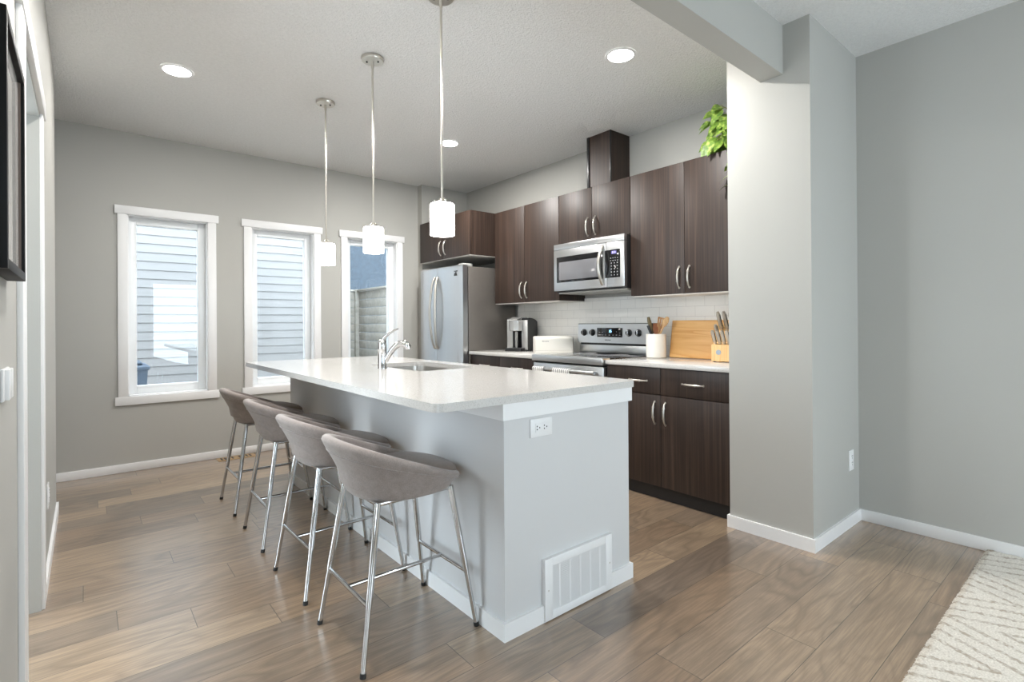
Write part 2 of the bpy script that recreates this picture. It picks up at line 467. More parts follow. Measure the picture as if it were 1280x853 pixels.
# baseboards
BH = .066
struct('baseboard_back', M().box(-1.70, 2.92, YB - .012, YB, 0, BH, .002), TRIM)
struct('baseboard_right', M().box(XR - .012, XR, YF, 1.047, 0, BH, .002), TRIM)
struct('baseboard_left', M().prism([(XL, DY1 + .075), (XL + .012, DY1 + .075), (XL + .012, 4.352), (XL - .12, 4.352), (XL - .12, 4.34), (XL, 4.34)], 'z', 0, BH)
       .box(XL, XL + .012, 1.10, DY0 - .11, 0, BH, .002), TRIM)
struct('baseboard_pillar', M().prism([(2.905, 1.499), (2.838, 1.499), (2.838, 1.035), (XR - .012, 1.035), (XR - .012, 1.047), (2.85, 1.047), (2.85, 1.487), (2.905, 1.487)], 'z', 0, BH + .002), TRIM)

# windows
for i, cx in enumerate(WINX):
    wr_ = struct_root('window_%d' % (i + 1))
    b = M()
    b.box(cx - .348, cx - HW, YB - .016, YB, ZS0 - .002, ZS1, .002); b.box(cx + HW, cx + .348, YB - .016, YB, ZS0 - .002, ZS1, .002)
    struct('casing', b, TRIM, wr_)
    struct('head_trim', M().box(cx - .367, cx + .367, YB - .022, YB, ZS1, 2.147, .002), TRIM, wr_)
    struct('window_sill', M().box(cx - .367, cx + .367, YB - .018, YB, .538, ZS0, .002), TRIM, wr_)
    b = M()      # reveal lining
    b.box(cx - HW, cx - HW + .008, YB - .002, YB + .155, ZS0, ZS1); b.box(cx + HW - .008, cx + HW, YB - .002, YB + .155, ZS0, ZS1)
    b.box(cx - HW, cx + HW, YB - .002, YB + .155, ZS1 - .008, ZS1); b.box(cx - HW, cx + HW, YB - .002, YB + .155, ZS0, ZS0 + .008)
    struct('reveal', b, TRIM, wr_)
    b = M(); ya, yb = YB + .075, YB + .135; fwid = .057
    x0, x1, z0, z1 = cx - HW + .008, cx + HW - .008, ZS0 + .008, ZS1 - .008
    b.box(x0, x0 + fwid, ya, yb, z0, z1, .004); b.box(x1 - fwid, x1, ya, yb, z0, z1, .004)
    b.box(x0 + fwid, x1 - fwid, ya, yb, z0, z0 + fwid + .01, .004); b.box(x0 + fwid, x1 - fwid, ya, yb, z1 - fwid, z1, .004)
    struct('window_frame', b, VINYL, wr_)
    struct('window_pane', M().box(x0 + fwid, x1 - fwid, YB + .10, YB + .106, z0 + fwid + .01, z1 - fwid), GLASS, wr_)

# doorway in the left wall
dr = struct_root('door_1')
b = M()
b.box(XL, XL + .014, DY0 - .11, DY0 + .004, 0, DZ, .002); b.box(XL, XL + .012, DY1 - .004, DY1 + .075, 0, DZ, .002)
struct('casing', b, TRIM, dr)
struct('head_trim', M().box(XL, XL + .018, DY0 - .13, DY1 + .09, DZ, DZ + .075, .002), TRIM, dr)
b = M(); b.box(XL - .118, XL + .001, DY1 - .014, DY1, 0, DZ); b.box(XL - .118, XL + .001, DY0, DY0 + .014, 0, DZ); b.box(XL - .118, XL + .001, DY0, DY1, DZ - .014, DZ)
struct('jamb', b, PAINT, dr)

# tiled backsplash
struct('wall_backsplash', M().box(3.525, XR, 1.487, 4.15, .908, 1.40), TILE)

# ------------------------------------------------------------------ outside
struct('ground', M().box(-12, 18, 5.5, 26, -.5, -.35), simple('gravel_ground', (.30, .29, .27), .9, var=.25, vscale=30))
hs = thing('house', 'pale grey lap-sided neighbouring house close outside the left and middle windows', 'house', (0, 8.0, -.35))
def siding_mat():
    n = N('pale_siding').set(rough=.5); f = n.noise(n.coords((2, 2, 30)), 1, 3)
    n.col(n.ramp(f, [(.3, (.160, .155, .152)), (.7, (.176, .171, .168))])); return n.m
SID = siding_mat()
b = M(); Hs = .112; z = -.35; k = 0
prof = [(8.10, -.35)]
while z < 5.2:
    prof += [(8.0 - .012, z), (8.0 - .001, z + Hs)]; z += Hs
prof += [(8.10, z)]
b.prism(prof, 'x', -6, 2.62)
obj('siding', b, SID, hs, smooth=10)
obj('corner_board', M().box(2.56, 2.66, 7.955, 8.1, -.35, z, .004), TRIM, hs)
obj('side_wall', M().box(2.48, 2.62, 8.1, 15, -.35, z), SID, hs)
h2 = thing('house', 'slate blue house wall rising above the wooden fence outside the right-hand window', 'house', (6, 15, -.35))
SLATE = simple('slate_blue_siding', (.025, .038, .053), .7, var=.2, vscale=9)
obj('wall', M().box(2.7, 13, 15, 19, -.35, 6.0), SLATE, h2)
obj('roof', M().prism([(14.6, 6.0), (19.4, 6.0), (17, 7.8)], 'x', 2.4, 13.3), simple('shingle', (.12, .13, .15), .8, var=.3, vscale=20), h2)
FENCEW = simple('weathered_cedar', (.28, .26, .225), .8, var=.12, vscale=14, bump=.2, bscale=30)
fc = thing('wooden_fence', 'weathered horizontal board fence with a corner post outside the right-hand window', 'fence', (3.96, 9.4, -.35))
for k in range(14):
    zz = -.33 + k * .152
    obj('board', M().box(2.75, 3.92, 9.38, 9.40, zz, zz + .145, .002), FENCEW, fc)
    obj('board', M().box(3.98, 4.0, 6.2, 9.34, zz, zz + .145, .002), FENCEW, fc)
for (px, py) in ((3.96, 9.36), (3.05, 9.42), (4.02, 7.8), (4.02, 6.2)):
    obj('post', M().box(px - .045, px + .045, py - .045, py + .045, -.35, 1.84, .004), FENCEW, fc)
obj('cap_rail', M().box(2.75, 4.0, 9.34, 9.44, 1.80, 1.835, .003).box(3.93, 4.03, 6.15, 9.34, 1.80, 1.835, .003), FENCEW, fc)
BIN = simple('blue_grey_bin', lin((62, 74, 88)), .5)
tb = thing('trash_bin', 'dark blue-grey wheeled bin standing outside the left window', 'bin', (.23, 6.9, -.35))
b = M(); rows = []
for s_, z_ in ((.21, -.35), (.265, .71)):
    c = Vector((.245, 6.9, z_)); rows.append([c + Vector((sx * s_, sy_ * s_, 0)) for sx, sy_ in ((-1, -1), (1, -1), (1, 1), (-1, 1))])
b.grid(rows, closeu=True, capa=True, capb=True); obj('body', b, BIN, tb)
obj('lid', M().box(-.04, .53, 6.615, 7.19, .71, .76, .02, 3).box(.02, .47, 6.68, 7.1, .76, .80, .018, 3), BIN, tb)

# ------------------------------------------------------------------ island
isl = thing('kitchen_island', 'light grey painted kitchen island with white trim standing on the plank floor', 'kitchen island', (1.56, 2.78, 0))
def poly_round(x0, x1, y0, y1, r, seg=6):
    out = []
    for cx, cy_, a0 in ((x1 - r, y1 - r, 0), (x0 + r, y1 - r, 90), (x0 + r, y0 + r, 180), (x1 - r, y0 + r, 270)):
        for k in range(seg + 1):
            a = math.radians(a0 + 90 * k / seg); out.append((cx + r * math.cos(a), cy_ + r * math.sin(a)))
    return out
IX0, IX1, IY0, IY1 = 1.194, 1.930, 1.493, 4.07
CT0, CT1 = .878, .908
b = M()     # hollow body: four panels, so that the sink has room
b.box(IX0, IX0 + .1, IY0, IY1, 0, CT0); b.box(IX1 - .02, IX1, IY0, IY1, 0, CT0)
b.box(IX0 + .1, IX1 - .02, IY0, IY0 + .1, 0, CT0); b.box(IX0 + .1, IX1 - .02, IY1 - .02, IY1, 0, CT0)
obj('body', b, ISLAND_PAINT, isl)
b = M(); t = .012
b.prism([(IX0 - t, IY1), (IX0 - t, IY0 - t), (IX1 + .013, IY0 - t), (IX1 + .013, IY0), (IX0, IY0), (IX0, IY1)], 'z', .816, CT0)
obj('apron_trim', b, TRIM, isl, label='white flat trim band under the countertop')
b = M(); b.prism([(IX0 - t, IY1 + t), (IX0 - t, IY0 - t), (IX1 + .013, IY0 - t), (IX1 + .013, IY0 + .05), (IX1, IY0 + .05), (IX1, IY0), (IX0, IY0), (IX0, IY1 + t)], 'z', 0, .067)
obj('baseboard', b, TRIM, isl, label='white baseboard')
# countertop with a cut-out for the sink
bm = bmesh.new()
outer = poly_round(.893, 1.972, 1.474, 4.125, .035)
SX0, SX1, SY0, SY1 = 1.455, 1.86, 2.58, 3.26
inner = poly_round(SX0, SX1, SY0, SY1, .07)
def slab(bm, outer, inner, z0, z1):
    for z_ in (z0, z1):
        edges = []
        for ring in (outer, inner):
            vs = [bm.verts.new((p[0], p[1], z_)) for p in ring]
            edges += [bm.edges.new((vs[i], vs[(i + 1) % len(vs)])) for i in range(len(vs))]
        bmesh.ops.triangle_fill(bm, use_beauty=True, use_dissolve=False, edges=edges)
    for ring in (outer, inner):
        A = [bm.verts.new((p[0], p[1], z0)) for p in ring]; B = [bm.verts.new((p[0], p[1], z1)) for p in ring]
        for i in range(len(ring)): bm.faces.new((A[i], A[(i + 1) % len(ring)], B[(i + 1) % len(ring)], B[i]))
    bmesh.ops.remove_doubles(bm, verts=bm.verts[:], dist=1e-5)
slab(bm, outer, inner, CT0 + .0004, CT1)
mb = M(); mb.bm.free(); mb.bm = bm
tag(recenter(obj('island_countertop', mb, QUARTZ, smooth=50)), 'long white speckled quartz countertop with rounded corners on the grey island', 'countertop')
# sink
snk = thing('kitchen_sink', 'stainless undermount sink set in the island countertop', 'sink', (1.655, 2.92, CT0))
rows = []
for (d, z_) in ((-.012, CT0 - .0005), (.003, CT0 - .001), (.006, CT0 - .04), (.012, CT0 - .16), (.05, CT0 - .185)):
    rows.append([(p[0], p[1], z_) for p in poly_round(SX0 + d, SX1 - d, SY0 + d, SY1 - d, max(.02, .07 - d * .2))])
b = M(); b.grid(rows, closeu=True, capb=True)
so = obj('basin', b, SINK_STEEL, snk)
obj('drain', M().lathe([(.045, 0), (.045, .004), (.03, .004), (.028, .001)], (1.66, 2.92, CT0 - .185)), CHROME, snk)
# faucet
fx, fy = 1.383, 2.90
fa = thing('kitchen_faucet', 'chrome single-lever pull-out faucet standing beside the island sink', 'faucet', (fx, fy, CT1))
b = M().lathe([(.0285, CT1), (.0285, CT1 + .004), (.0265, CT1 + .008), (.0265, CT1 + .115), (.0275, CT1 + .118), (.0275, CT1 + .125), (.024, CT1 + .128)], (fx, fy, 0), 28)
obj('body', b, CHROME, fa)
b = M().lathe([(.026, CT1 + .127), (.0275, CT1 + .14), (.026, CT1 + .158), (.019, CT1 + .172), (.008, CT1 + .179)], (fx, fy, 0), 28)
pts = [(fx, fy, CT1 + .165), (fx + .012, fy - .012, CT1 + .19), (fx + .03, fy - .03, CT1 + .213), (fx + .052, fy - .05, CT1 + .230), (fx + .072, fy - .068, CT1 + .240)]
b.tube(pts, [.013, .0105, .008, .0065, .004], 12)
obj('lever', b, CHROME, fa)
sd = Vector((.74, -.67, 0)).normalized()
def sp(d, z_): return (fx + sd.x * d * .84, fy + sd.y * d * .84, CT1 + z_)
b = M().tube([sp(.01, .03), sp(.03, .055), sp(.05, .085), sp(.075, .115), sp(.105, .140), sp(.125, .149), sp(.14, .151)], [.014, .0155, .0165, .0175, .019, .0195, .0195], 14)
obj('spout', b, CHROME, fa)
b = M().tube([sp(.138, .151), sp(.16, .149), sp(.178, .140), sp(.188, .128), sp(.190, .117)], [.0197, .021, .0215, .020, .018], 14)
obj('spray_head', b, CHROME, fa)
# outlet on the island end
def plate(name, label, loc, normal, horizontal=True, kind='outlet'):
    """wall plate built facing -y in its own frame, then turned to face normal"""
    t_ = thing(name, label, 'outlet' if kind == 'outlet' else 'light switch', loc, local=True)
    W_, H_ = (.116, .072) if horizontal else (.072, .116)
    obj('cover_plate', M().box(-W_ / 2, W_ / 2, -.006, 0, -H_ / 2, H_ / 2, .002), PLASTIC_W, t_)
    if kind == 'outlet':
        w_, h_ = (.068, .034) if horizontal else (.034, .068)
        obj('receptacle', M().box(-w_ / 2, w_ / 2, -.0085, -.005, -h_ / 2, h_ / 2, .0015), PLASTIC_W, t_)
        for s_ in (-1, 1):
            b_ = M(); c_ = s_ * .019
            for (a_, d_) in ((-.006, -.007), (.006, -.007), (0, .006)):
                px, pz = (c_ + d_, a_) if horizontal else (a_, c_ - d_)
                b_.box(px - .0022, px + .0022, -.0092, -.008, pz - .0028, pz + .0028)
            obj('slots', b_, SLOT, t_)
    else:
        for s_ in (-.023, .023):
            r_ = Matrix.Rotation(math.radians(8), 4, 'X')
            obj('rocker', M().box(s_ - .016, s_ + .016, -.014, -.004, -.034, .034, .002), PLASTIC_W, t_)
    t_.rotation_euler = (0, 0, math.atan2(normal[1], normal[0]) + PI / 2)
    return t_
plate('wall_outlet', 'white double outlet lying sideways on the end of the grey island', (1.380, IY0, .767), (0, -1))
# return-air grille on the island end
gv = thing('air_return_grille', 'white louvred air return grille low on the end of the grey island', 'vent', (1.583, 1.481, 0))
gx0, gx1, gz0, gz1 = 1.381, 1.786, .004, .247
b = M(); fr_ = .042; y0, y1 = IY0 - .0195, IY0 - .0125
b.box(gx0, gx0 + fr_, y0, y1, gz0, gz1, .002); b.box(gx1 - fr_, gx1, y0, y1, gz0, gz1, .002)
b.box(gx0 + fr_, gx1 - fr_, y0, y1, gz0, gz0 + fr_ - .008, .002); b.box(gx0 + fr_, gx1 - fr_, y0, y1, gz1 - fr_ + .008, gz1, .002)
b.box(gx0 + .001, gx0 + .012, y1 - .001, IY0 - .0002, .070, gz1 - .001); b.box(gx1 - .012, gx1 - .001, y1 - .001, IY0 - .0002, .070, gz1 - .001); b.box(gx0 + .012, gx1 - .012, y1 - .001, IY0 - .0002, gz1 - .012, gz1 - .001)
obj('frame', b, TRIM, gv)
b = M(); n_l = 24
for k in range(n_l):
    zz = gz0 + fr_ - .008 + (gz1 - gz0 - 2 * fr_ + .016) * (k + .5) / n_l
    b.box(gx0 + fr_, gx1 - fr_, y0 + .001, y1, zz - .0022, zz + .0022, 0, rot=None)
for k in range(1, 6):
    xx = gx0 + fr_ + (gx1 - gx0 - 2 * fr_) * (k - .35) / 5.3; b.box(xx - .003, xx + .003, y0 + .0005, y1, gz0 + fr_ - .008, gz1 - fr_ + .008)
obj('louvres', b, TRIM, gv)
obj('backing', M().box(gx0 + .02, gx1 - .02, y1 - .001, y1 + .0002, gz0 + .02, gz1 - .02), simple('grey_duct', (.42, .42, .43), .7), gv)
for xx in (gx0 + .018, gx1 - .018): obj('screw', M().box(xx - .003, xx + .003, y0 - .0015, y0, .12, .126, .001), NICKEL, gv)

# ------------------------------------------------------------------ kitchen run
UX, UZ0, UZ1 = 3.2, 1.376, 2.292
def bow_handle(c, axis, out, L=.150, stand=.028):
    c, axis, out = Vector(c), Vector(axis), Vector(out); side = axis.cross(out)
    pts, rs = [], []
    for k in range(15):
        t_ = k / 14; s_ = math.sin(PI * t_)
        pts.append(c + axis * (t_ - .5) * L + out * (stand * (s_ ** .55)))
        rs.append(.0045 + .0035 * s_)
    b_ = M().tube(pts, rs, 10)
    for e in (-.5, .5):
        p = c + axis * e * L
        b_.tube([p - out * .001 + axis * (-e * .004), p + out * .005 + axis * (-e * .004)], .0075, 10)
    for e in (-.24, .24):
        i = 7 + int(e * 14); p, q = pts[i - 0], pts[i + 1]
        b_.tube([p, q], .0088, 10)
    return b_
def cabinet(name, label, y0, y1, z0, z1, xf, xb, doors, group, side=True, bottom=True, t=.019, toe=False):
    """doors: list of (ya, yb, za, zb, handle) with handle = (y, z, 'v'|'h')"""
    c = thing(name, label, 'cabinet', ((xf + xb) / 2, (y0 + y1) / 2, 0 if toe else z0), group)
    obj('carcass', M().box(xf + t + .001, xb, y0, y1, z0, z1), WOOD_DARK, c)
    if bottom: obj('bottom_panel', M().box(xf + .004, xb, y0 + .002, y1 - .002, z0 - .006, z0 - .0005), MELAMINE, c, label='white underside panel')
    if toe: obj('toe_kick', M().box(xf + .03, xb - .1, y0, y1, 0, z0), BLACK, c)
    for (ya, yb, za, zb, h, nm) in doors:
        d = obj(nm, M().box(xf, xf + t, ya + .0016, yb - .0016, za + .0016, zb - .0016, .0012), WOOD_DARK, c)
        if h: obj('handle', bow_handle((xf, h[0], h[1]), (0, 0, 1) if h[2] == 'v' else (0, 1, 0), (-1, 0, 0)), NICKEL, d)
    return c
G_UP, G_LO = 'upper cabinets on the kitchen wall', 'base cabinets on the kitchen wall'
cabinet('upper_cabinet', 'dark brown two-door upper cabinet between the pillar and the microwave', 1.489, 2.441, UZ0, UZ1, UX, XR - .002,
        [(1.489, 1.984, UZ0, UZ1, (1.946, 1.49, 'v'), 'door'), (1.984, 2.441, UZ0, UZ1, (2.025, 1.49, 'v'), 'door')], G_UP)
cabinet('upper_cabinet', 'short dark brown two-door upper cabinet directly above the microwave', 2.443, 3.208, 1.852, UZ1, UX, XR - .002,
        [(2.443, 2.829, 1.852, UZ1, (2.79, 1.97, 'v'), 'door'), (2.829, 3.208, 1.852, UZ1, (2.872, 1.97, 'v'), 'door')], G_UP, bottom=False)
cabinet('upper_cabinet', 'dark brown two-door upper cabinet above the coffee maker', 3.210, 4.126, UZ0, UZ1, UX, XR - .002,
        [(3.210, 3.672, UZ0, UZ1, (3.640, 1.492, 'v'), 'door'), (3.672, 4.126, UZ0, UZ1, (3.715, 1.492, 'v'), 'door')], G_UP)
cabinet('upper_cabinet', 'deep dark brown two-door cabinet hung above the refrigerator', 4.130, 5.098, 1.855, UZ1, 2.895, XR - .002,
        [(4.130, 4.612, 1.855, UZ1, (4.575, 1.973, 'v'), 'door'), (4.612, 5.098, 1.855, UZ1, (4.665, 1.973, 'v'), 'door')], G_UP)
LX = 2.915
cabinet('base_cabinet', 'dark brown base cabinet with two drawers over two doors between pillar and range', 1.501, 2.441, .09, .8775, LX, XR - .002,
        [(1.501, 1.990, .697, .875, (1.757, .783, 'h'), 'drawer'), (1.990, 2.441, .697, .875, (2.170, .783, 'h'), 'drawer'),
         (1.501, 1.990, .09, .695, (1.953, .577, 'v'), 'door'), (1.990, 2.441, .09, .695, (2.034, .577, 'v'), 'door')], G_LO, bottom=False, toe=True)
cabinet('base_cabinet', 'dark brown base cabinet with drawers under the coffee maker beside the refrigerator', 3.212, 4.150, .09, .8775, LX, XR - .002,
        [(3.212, 3.70, .697, .875, (3.455, .783, 'h'), 'drawer'), (3.70, 4.150, .697, .875, (3.93, .783, 'h'), 'drawer'),
         (3.212, 3.70, .09, .695, (3.655, .577, 'v'), 'door'), (3.70, 4.150, .09, .695, (3.745, .577, 'v'), 'door')], G_LO, bottom=False, toe=True)
tag(recenter(obj('countertop', M().box(2.892, 3.524, 1.4885, 2.441, CT0, CT1, .003), QUARTZ)), 'white quartz countertop holding the utensil crock and knife block', 'countertop', 'kitchen wall countertops')
tag(recenter(obj('countertop', M().box(2.892, 3.524, 3.212, 4.152, CT0, CT1, .003), QUARTZ)), 'white quartz countertop holding the coffee maker and bread box', 'countertop', 'kitchen wall countertops')
# vent chase on top of the microwave cabinet
vc = thing('vent_chase', 'dark brown boxed vent chase rising from the upper cabinets to the ceiling', 'vent cover', (3.4, 2.82, UZ1))
obj('box', M().box(3.287, XR - .002, 2.70, 2.94, UZ1 + .0005, CEIL - .001), WOOD_DARK, vc)
obj('corner_trim', M().box(3.281, 3.293, 2.694, 2.706, UZ1 + .001, CEIL - .002, .002).box(3.279, 3.294, 2.925, 2.95, UZ1 + .001, CEIL - .002, .002), BLACK, vc)

# ------------------------------------------------------------------ text helper for the small displays
def text_mesh(txt, size, depth, mat4):
    cu = bpy.data.curves.new('t', 'FONT'); cu.body = txt; cu.size = size; cu.extrude = depth; cu.align_x = 'CENTER'; cu.align_y = 'CENTER'
    o_ = bpy.data.objects.new('t', cu); COL.objects.link(o_)
    dg = bpy.context.evaluated_depsgraph_get(); dg.update()
    me = bpy.data.meshes.new_from_object(o_.evaluated_get(dg))
    mb_ = M(); mb_.bm.from_mesh(me); bpy.data.objects.remove(o_, do_unlink=True); bpy.data.curves.remove(cu); bpy.data.meshes.remove(me)
    return mb_.xf(mat4)
def face_minus_x(x, y, z):      # text right = -y, up = +z, facing -x
    return Matrix(((0, 0, -1, x), (-1, 0, 0, y), (0, 1, 0, z), (0, 0, 0, 1)))

# ------------------------------------------------------------------ microwave
mw = thing('microwave', 'stainless over-the-range microwave with a black window and curved handle', 'microwave', (3.33, 2.825, 1.45))
MX, my0, my1, mz0, mz1 = 3.13, 2.447, 3.204, 1.452, 1.8505
obj('case', M().box(3.165, XR - .004, my0, my1, mz0 - .012, mz1 - .002, .003), BLACK, mw)
obj('vent_strip', M().box(MX, 3.165, my0, my1, 1.802, mz1, .003), STEEL, mw)
obj('door', M().box(MX, 3.165, 2.622, my1, mz0, 1.800, .003), STEEL, mw)
dw = mw.children[-1]
obj('window', M().box(MX - .002, MX + .004, 2.655, 3.168, 1.522, 1.739, .001), BLACK_GLOSS, dw)
obj('mesh_screen', M().box(MX - .003, MX + .004, 2.70, 3.138, 1.541, 1.694, .001), simple('grey_screen', (.17, .17, .18), .1, var=.03), dw)
pts = [(MX - .004, 2.652, 1.776)] + [(MX - .012 - .040 * math.sin(PI * k / 10), 2.656 + .0 * k, 1.768 - .286 * k / 10) for k in range(11)] + [(MX - .004, 2.652, 1.474)]
obj('handle', M().tube(pts, [.010] + [.0125] * 11 + [.010], 12, flat=1.1), NICKEL, dw)
cpn = obj('control_panel', M().box(MX, 3.165, my0, 2.620, mz0, 1.800, .003), STEEL, mw)
obj('keypad', M().box(MX - .002, MX + .004, 2.486, 2.634, 1.524, 1.740, .001), BLACK_GLOSS, cpn)
b = M()
for r_ in range(2):
    for c_ in range(4): b.box(MX - .0026, MX, 2.505 + c_ * .022, 2.514 + c_ * .022, 1.672 - r_ * .020, 1.678 - r_ * .020)
for r_ in range(5):
    for c_ in range(3): b.box(MX - .0026, MX, 2.507 + c_ * .029, 2.516 + c_ * .029, 1.632 - r_ * .023, 1.641 - r_ * .023)
obj('button', b, KEYS, cpn)
obj('display', M().box(MX - .0026, MX, 2.518, 2.570, 1.705, 1.730), DIGIT_BACK, cpn)
obj('clock_digits', text_mesh('3:01', .024, .0004, face_minus_x(MX - .0032, 2.544, 1.7175)), DIGIT_VIOLET, cpn)
obj('underside', M().box(3.18, XR - .01, my0 + .01, my1 - .01, mz0 - .024, mz0 - .0125), simple('grey_filter', (.42, .41, .38), .4, .6), mw)

# ------------------------------------------------------------------ range
rg = thing('range', 'stainless electric range with a glass cooktop between the two counters', 'range', (3.2, 2.826, 0))
ry0, ry1 = 2.4455, 3.2065
obj('body', M().box(2.93, 3.50, ry0 + .004, ry1 - .004, .02, .885), BLACK, rg)
obj('oven_door', M().box(2.885, 2.929, ry0 + .004, ry1 - .004, .20, .852, .004), STEEL, rg)
od = rg.children[-1]
obj('window', M().box(2.883, 2.889, ry0 + .09, ry1 - .09, .33, .70, .002), BLACK_GLASS, od)
b = M().tube([(2.838, ry0 + .05, .81), (2.838, ry1 - .05, .81)], .0125, 14)
for yy in (ry0 + .07, ry1 - .07): b.tube([(2.886, yy, .81), (2.840, yy, .81)], .010, 10)
obj('handle', b, STEEL, od)
obj('drawer', M().box(2.890, 2.929, ry0 + .004, ry1 - .004, .03, .195, .004), STEEL, rg)
obj('front_rail', M().box(2.868, 2.955, ry0, ry1, .868, .9185, .004), STEEL, rg)
obj('cooktop', M().box(2.956, 3.44, ry0, ry1, .886, .9165, .003), BLACK_GLASS, rg)
for (cx_, cy2, r_) in ((3.07, 2.64, .10), (3.07, 3.01, .085), (3.31, 2.64, .075), (3.31, 3.01, .10)):
    obj('burner_ring', M().tube([(cx_ + r_ * math.cos(a * PI / 24), cy2 + r_ * math.sin(a * PI / 24), .9166) for a in range(48)], .0008, 4, closed=True), KEYS, rg)
bgd = obj('backguard', M().prism([(3.43, 1.003), (3.437, 1.166), (3.52, 1.166), (3.52, .90), (3.455, .90), (3.455, 1.003)], 'y', ry0, ry1), STEEL, rg)
bgd.data.materials[0] = STEEL
obj('riser', M().box(3.440, 3.456, ry0 + .01, ry1 - .01, .9165, .985, .003), STEEL, bgd)
obj('vent_gap', M().box(3.448, 3.4565, ry0 + .02, ry1 - .02, .985, 1.004), BLACK, bgd)
obj('end_cap', M().box(3.439, 3.521, ry0 - .0005, ry0 + .004, .985, 1.169, .001).box(3.437, 3.521, ry0, ry1, 1.166, 1.171, .001), BLACK, bgd)
def bgx(z): return 3.43 + .007 * (z - 1.003) / .163
obj('display', M().box(bgx(1.09) - .003, bgx(1.09) + .004, 2.709, 2.983, 1.054, 1.133, .001), BLACK_GLOSS, bgd)
b = M()
for (yy, zz, ww) in [(2.955, 1.115, .012), (2.955, 1.095, .014), (2.955, 1.072, .028), (2.92, 1.115, .012), (2.92, 1.095, .014), (2.925, 1.072, .012), (2.885, 1.072, .014), (2.845, 1.072, .014), (2.805, 1.072, .014), (2.77, 1.072, .012), (2.735, 1.118, .014), (2.735, 1.072, .014), (2.735, 1.09, .010), (2.77, 1.1, .008), (2.77, 1.115, .010)]:
    b.box(bgx(zz) - .0036, bgx(zz), yy - ww / 2, yy + ww / 2, zz - .003, zz + .003)
obj('lettering', b, KEYS, bgd)
obj('clock_digits', text_mesh('15', .030, .0004, face_minus_x(bgx(1.10) - .0040, 2.836, 1.103)), DIGIT_BLUE, bgd)
b = M()   # small grey maker's lettering below the display
for k, hh in enumerate((.008, .007, .0085, .007, .0075, .0065, .0075)):
    b.box(bgx(1.03) - .0018, bgx(1.03) + .001, 2.888 - k * .0095, 2.895 - k * .0095, 1.026, 1.026 + hh)
obj('lettering', b, LEGEND, bgd)
for yy in (3.133, 3.035, 2.640, 2.545):
    x_ = bgx(1.092)
    kb = obj('knob', M().tube([(x_ + .002, yy, 1.092), (x_ - .004, yy, 1.092), (x_ - .006, yy, 1.092), (x_ - .024, yy, 1.092)], [.030, .030, .024, .021], 24), BLACK, bgd)
for yy in (3.133, 3.035, 2.640, 2.545): obj('knob_grip', M().box(bgx(1.092) - .029, bgx(1.092) - .02, yy - .004, yy + .004, 1.070, 1.114, .002), CHROME, bgd)
# two towels over the oven handle
def towel(label, y0, y1, drop_f, drop_b):
    t_ = M(); rows = []; hx, hz, r_ = 2.838, .81, .0165
    path = [(hx - r_ - .004, hz - drop_f)] + [(hx - r_ - .002 * math.sin(k), hz - drop_f + drop_f * k / 6) for k in range(1, 6)]
    path += [(hx - r_ * math.cos(a * PI / 8), hz + r_ * math.sin(a * PI / 8)) for a in range(9)]
    path += [(hx + r_, hz - drop_b * k / 4) for k in range(1, 5)]
    off = []
    n_ = len(path)
    for i in range(n_):
        a_ = Vector(path[max(i - 1, 0)]); c_ = Vector(path[min(i + 1, n_ - 1)]); d_ = (c_ - a_).normalized()
        off.append(Vector((d_.y, -d_.x)))
    for j in range(17):
        yy = y0 + (y1 - y0) * j / 16; wv = .0022 * math.sin(j * 1.9)
        front = [(p[0] - wv * (1 if i < 7 else .2), yy, p[1]) for i, p in enumerate(path)]
        back = [(p[0] + off[i].x * .003, yy, p[1] + off[i].y * .003) for i, p in enumerate(path)]
        rows.append(front + list(reversed(back)))
    t_.grid(rows, closeu=True, capa=True, capb=True)
    return tag(recenter(obj('kitchen_towel', t_, TOWEL)), label, 'towel', 'striped towels on the oven handle')
towel('narrower grey-striped white towel on the oven handle, nearer the refrigerator', 3.018, 3.150, .30, .22)
towel('wider grey-striped white towel on the oven handle, nearer the pillar', 2.735, 2.925, .32, .22)

# ------------------------------------------------------------------ refrigerator
fg = thing('refrigerator', 'stainless French-door refrigerator with grey sides standing in the corner', 'refrigerator', (3.15, 4.58, 0))
fy0, fy1, fsp = 4.168, 4.985, 4.632
obj('case', M().box(2.905, 3.50, fy0, fy1, .02, 1.742, .004), FRIDGE_SIDE, fg)
obj('gasket', M().box(2.893, 2.906, fy0 + .012, fy1 - .012, .08, 1.735), BLACK, fg)
def fdoor(y0, y1, z0, z1, nm):
    rows = []
    for k in range(9):
        y_ = y0 + (y1 - y0) * k / 8
        bul = .012 * math.sin(PI * (y_ - fy0) / (fy1 - fy0)); e = .006 if k in (0, 8) else 0
        rows.append([(2.892, y_, z0), (2.836 - bul + e, y_, z0), (2.830 - bul + e, y_, z0 + .01), (2.830 - bul + e, y_, z1 - .01), (2.836 - bul + e, y_, z1), (2.892, y_, z1)])
    return obj(nm, M().grid(rows, closeu=True, capa=True, capb=True), STEEL_V, fg, smooth=30)
d1 = fdoor(fy0 + .002, fsp - .002, .62, 1.757, 'door'); d2 = fdoor(fsp + .002, fy1, .62, 1.757, 'door'); d3 = fdoor(fy0 + .002, fy1, .06, .612, 'freezer_drawer')
def arc_handle(y_, ybow):
    pts = []; rs = []
    for k in range(21):
        t_ = k / 20; s_ = math.sin(PI * t_)
        pts.append((2.812 - .045 * s_ ** .6, y_ + ybow * s_, .925 + .73 * t_)); rs.append(.013)
    pts = [(2.822, y_, .925)] + pts + [(2.822, y_, 1.655)]; rs = [.013] + rs + [.013]
    return M().tube(pts, rs, 12, flat=1.0)
obj('handle', arc_handle(fsp - .028, -.022), NICKEL, d1); obj('handle', arc_handle(fsp + .028, .022), NICKEL, d2)
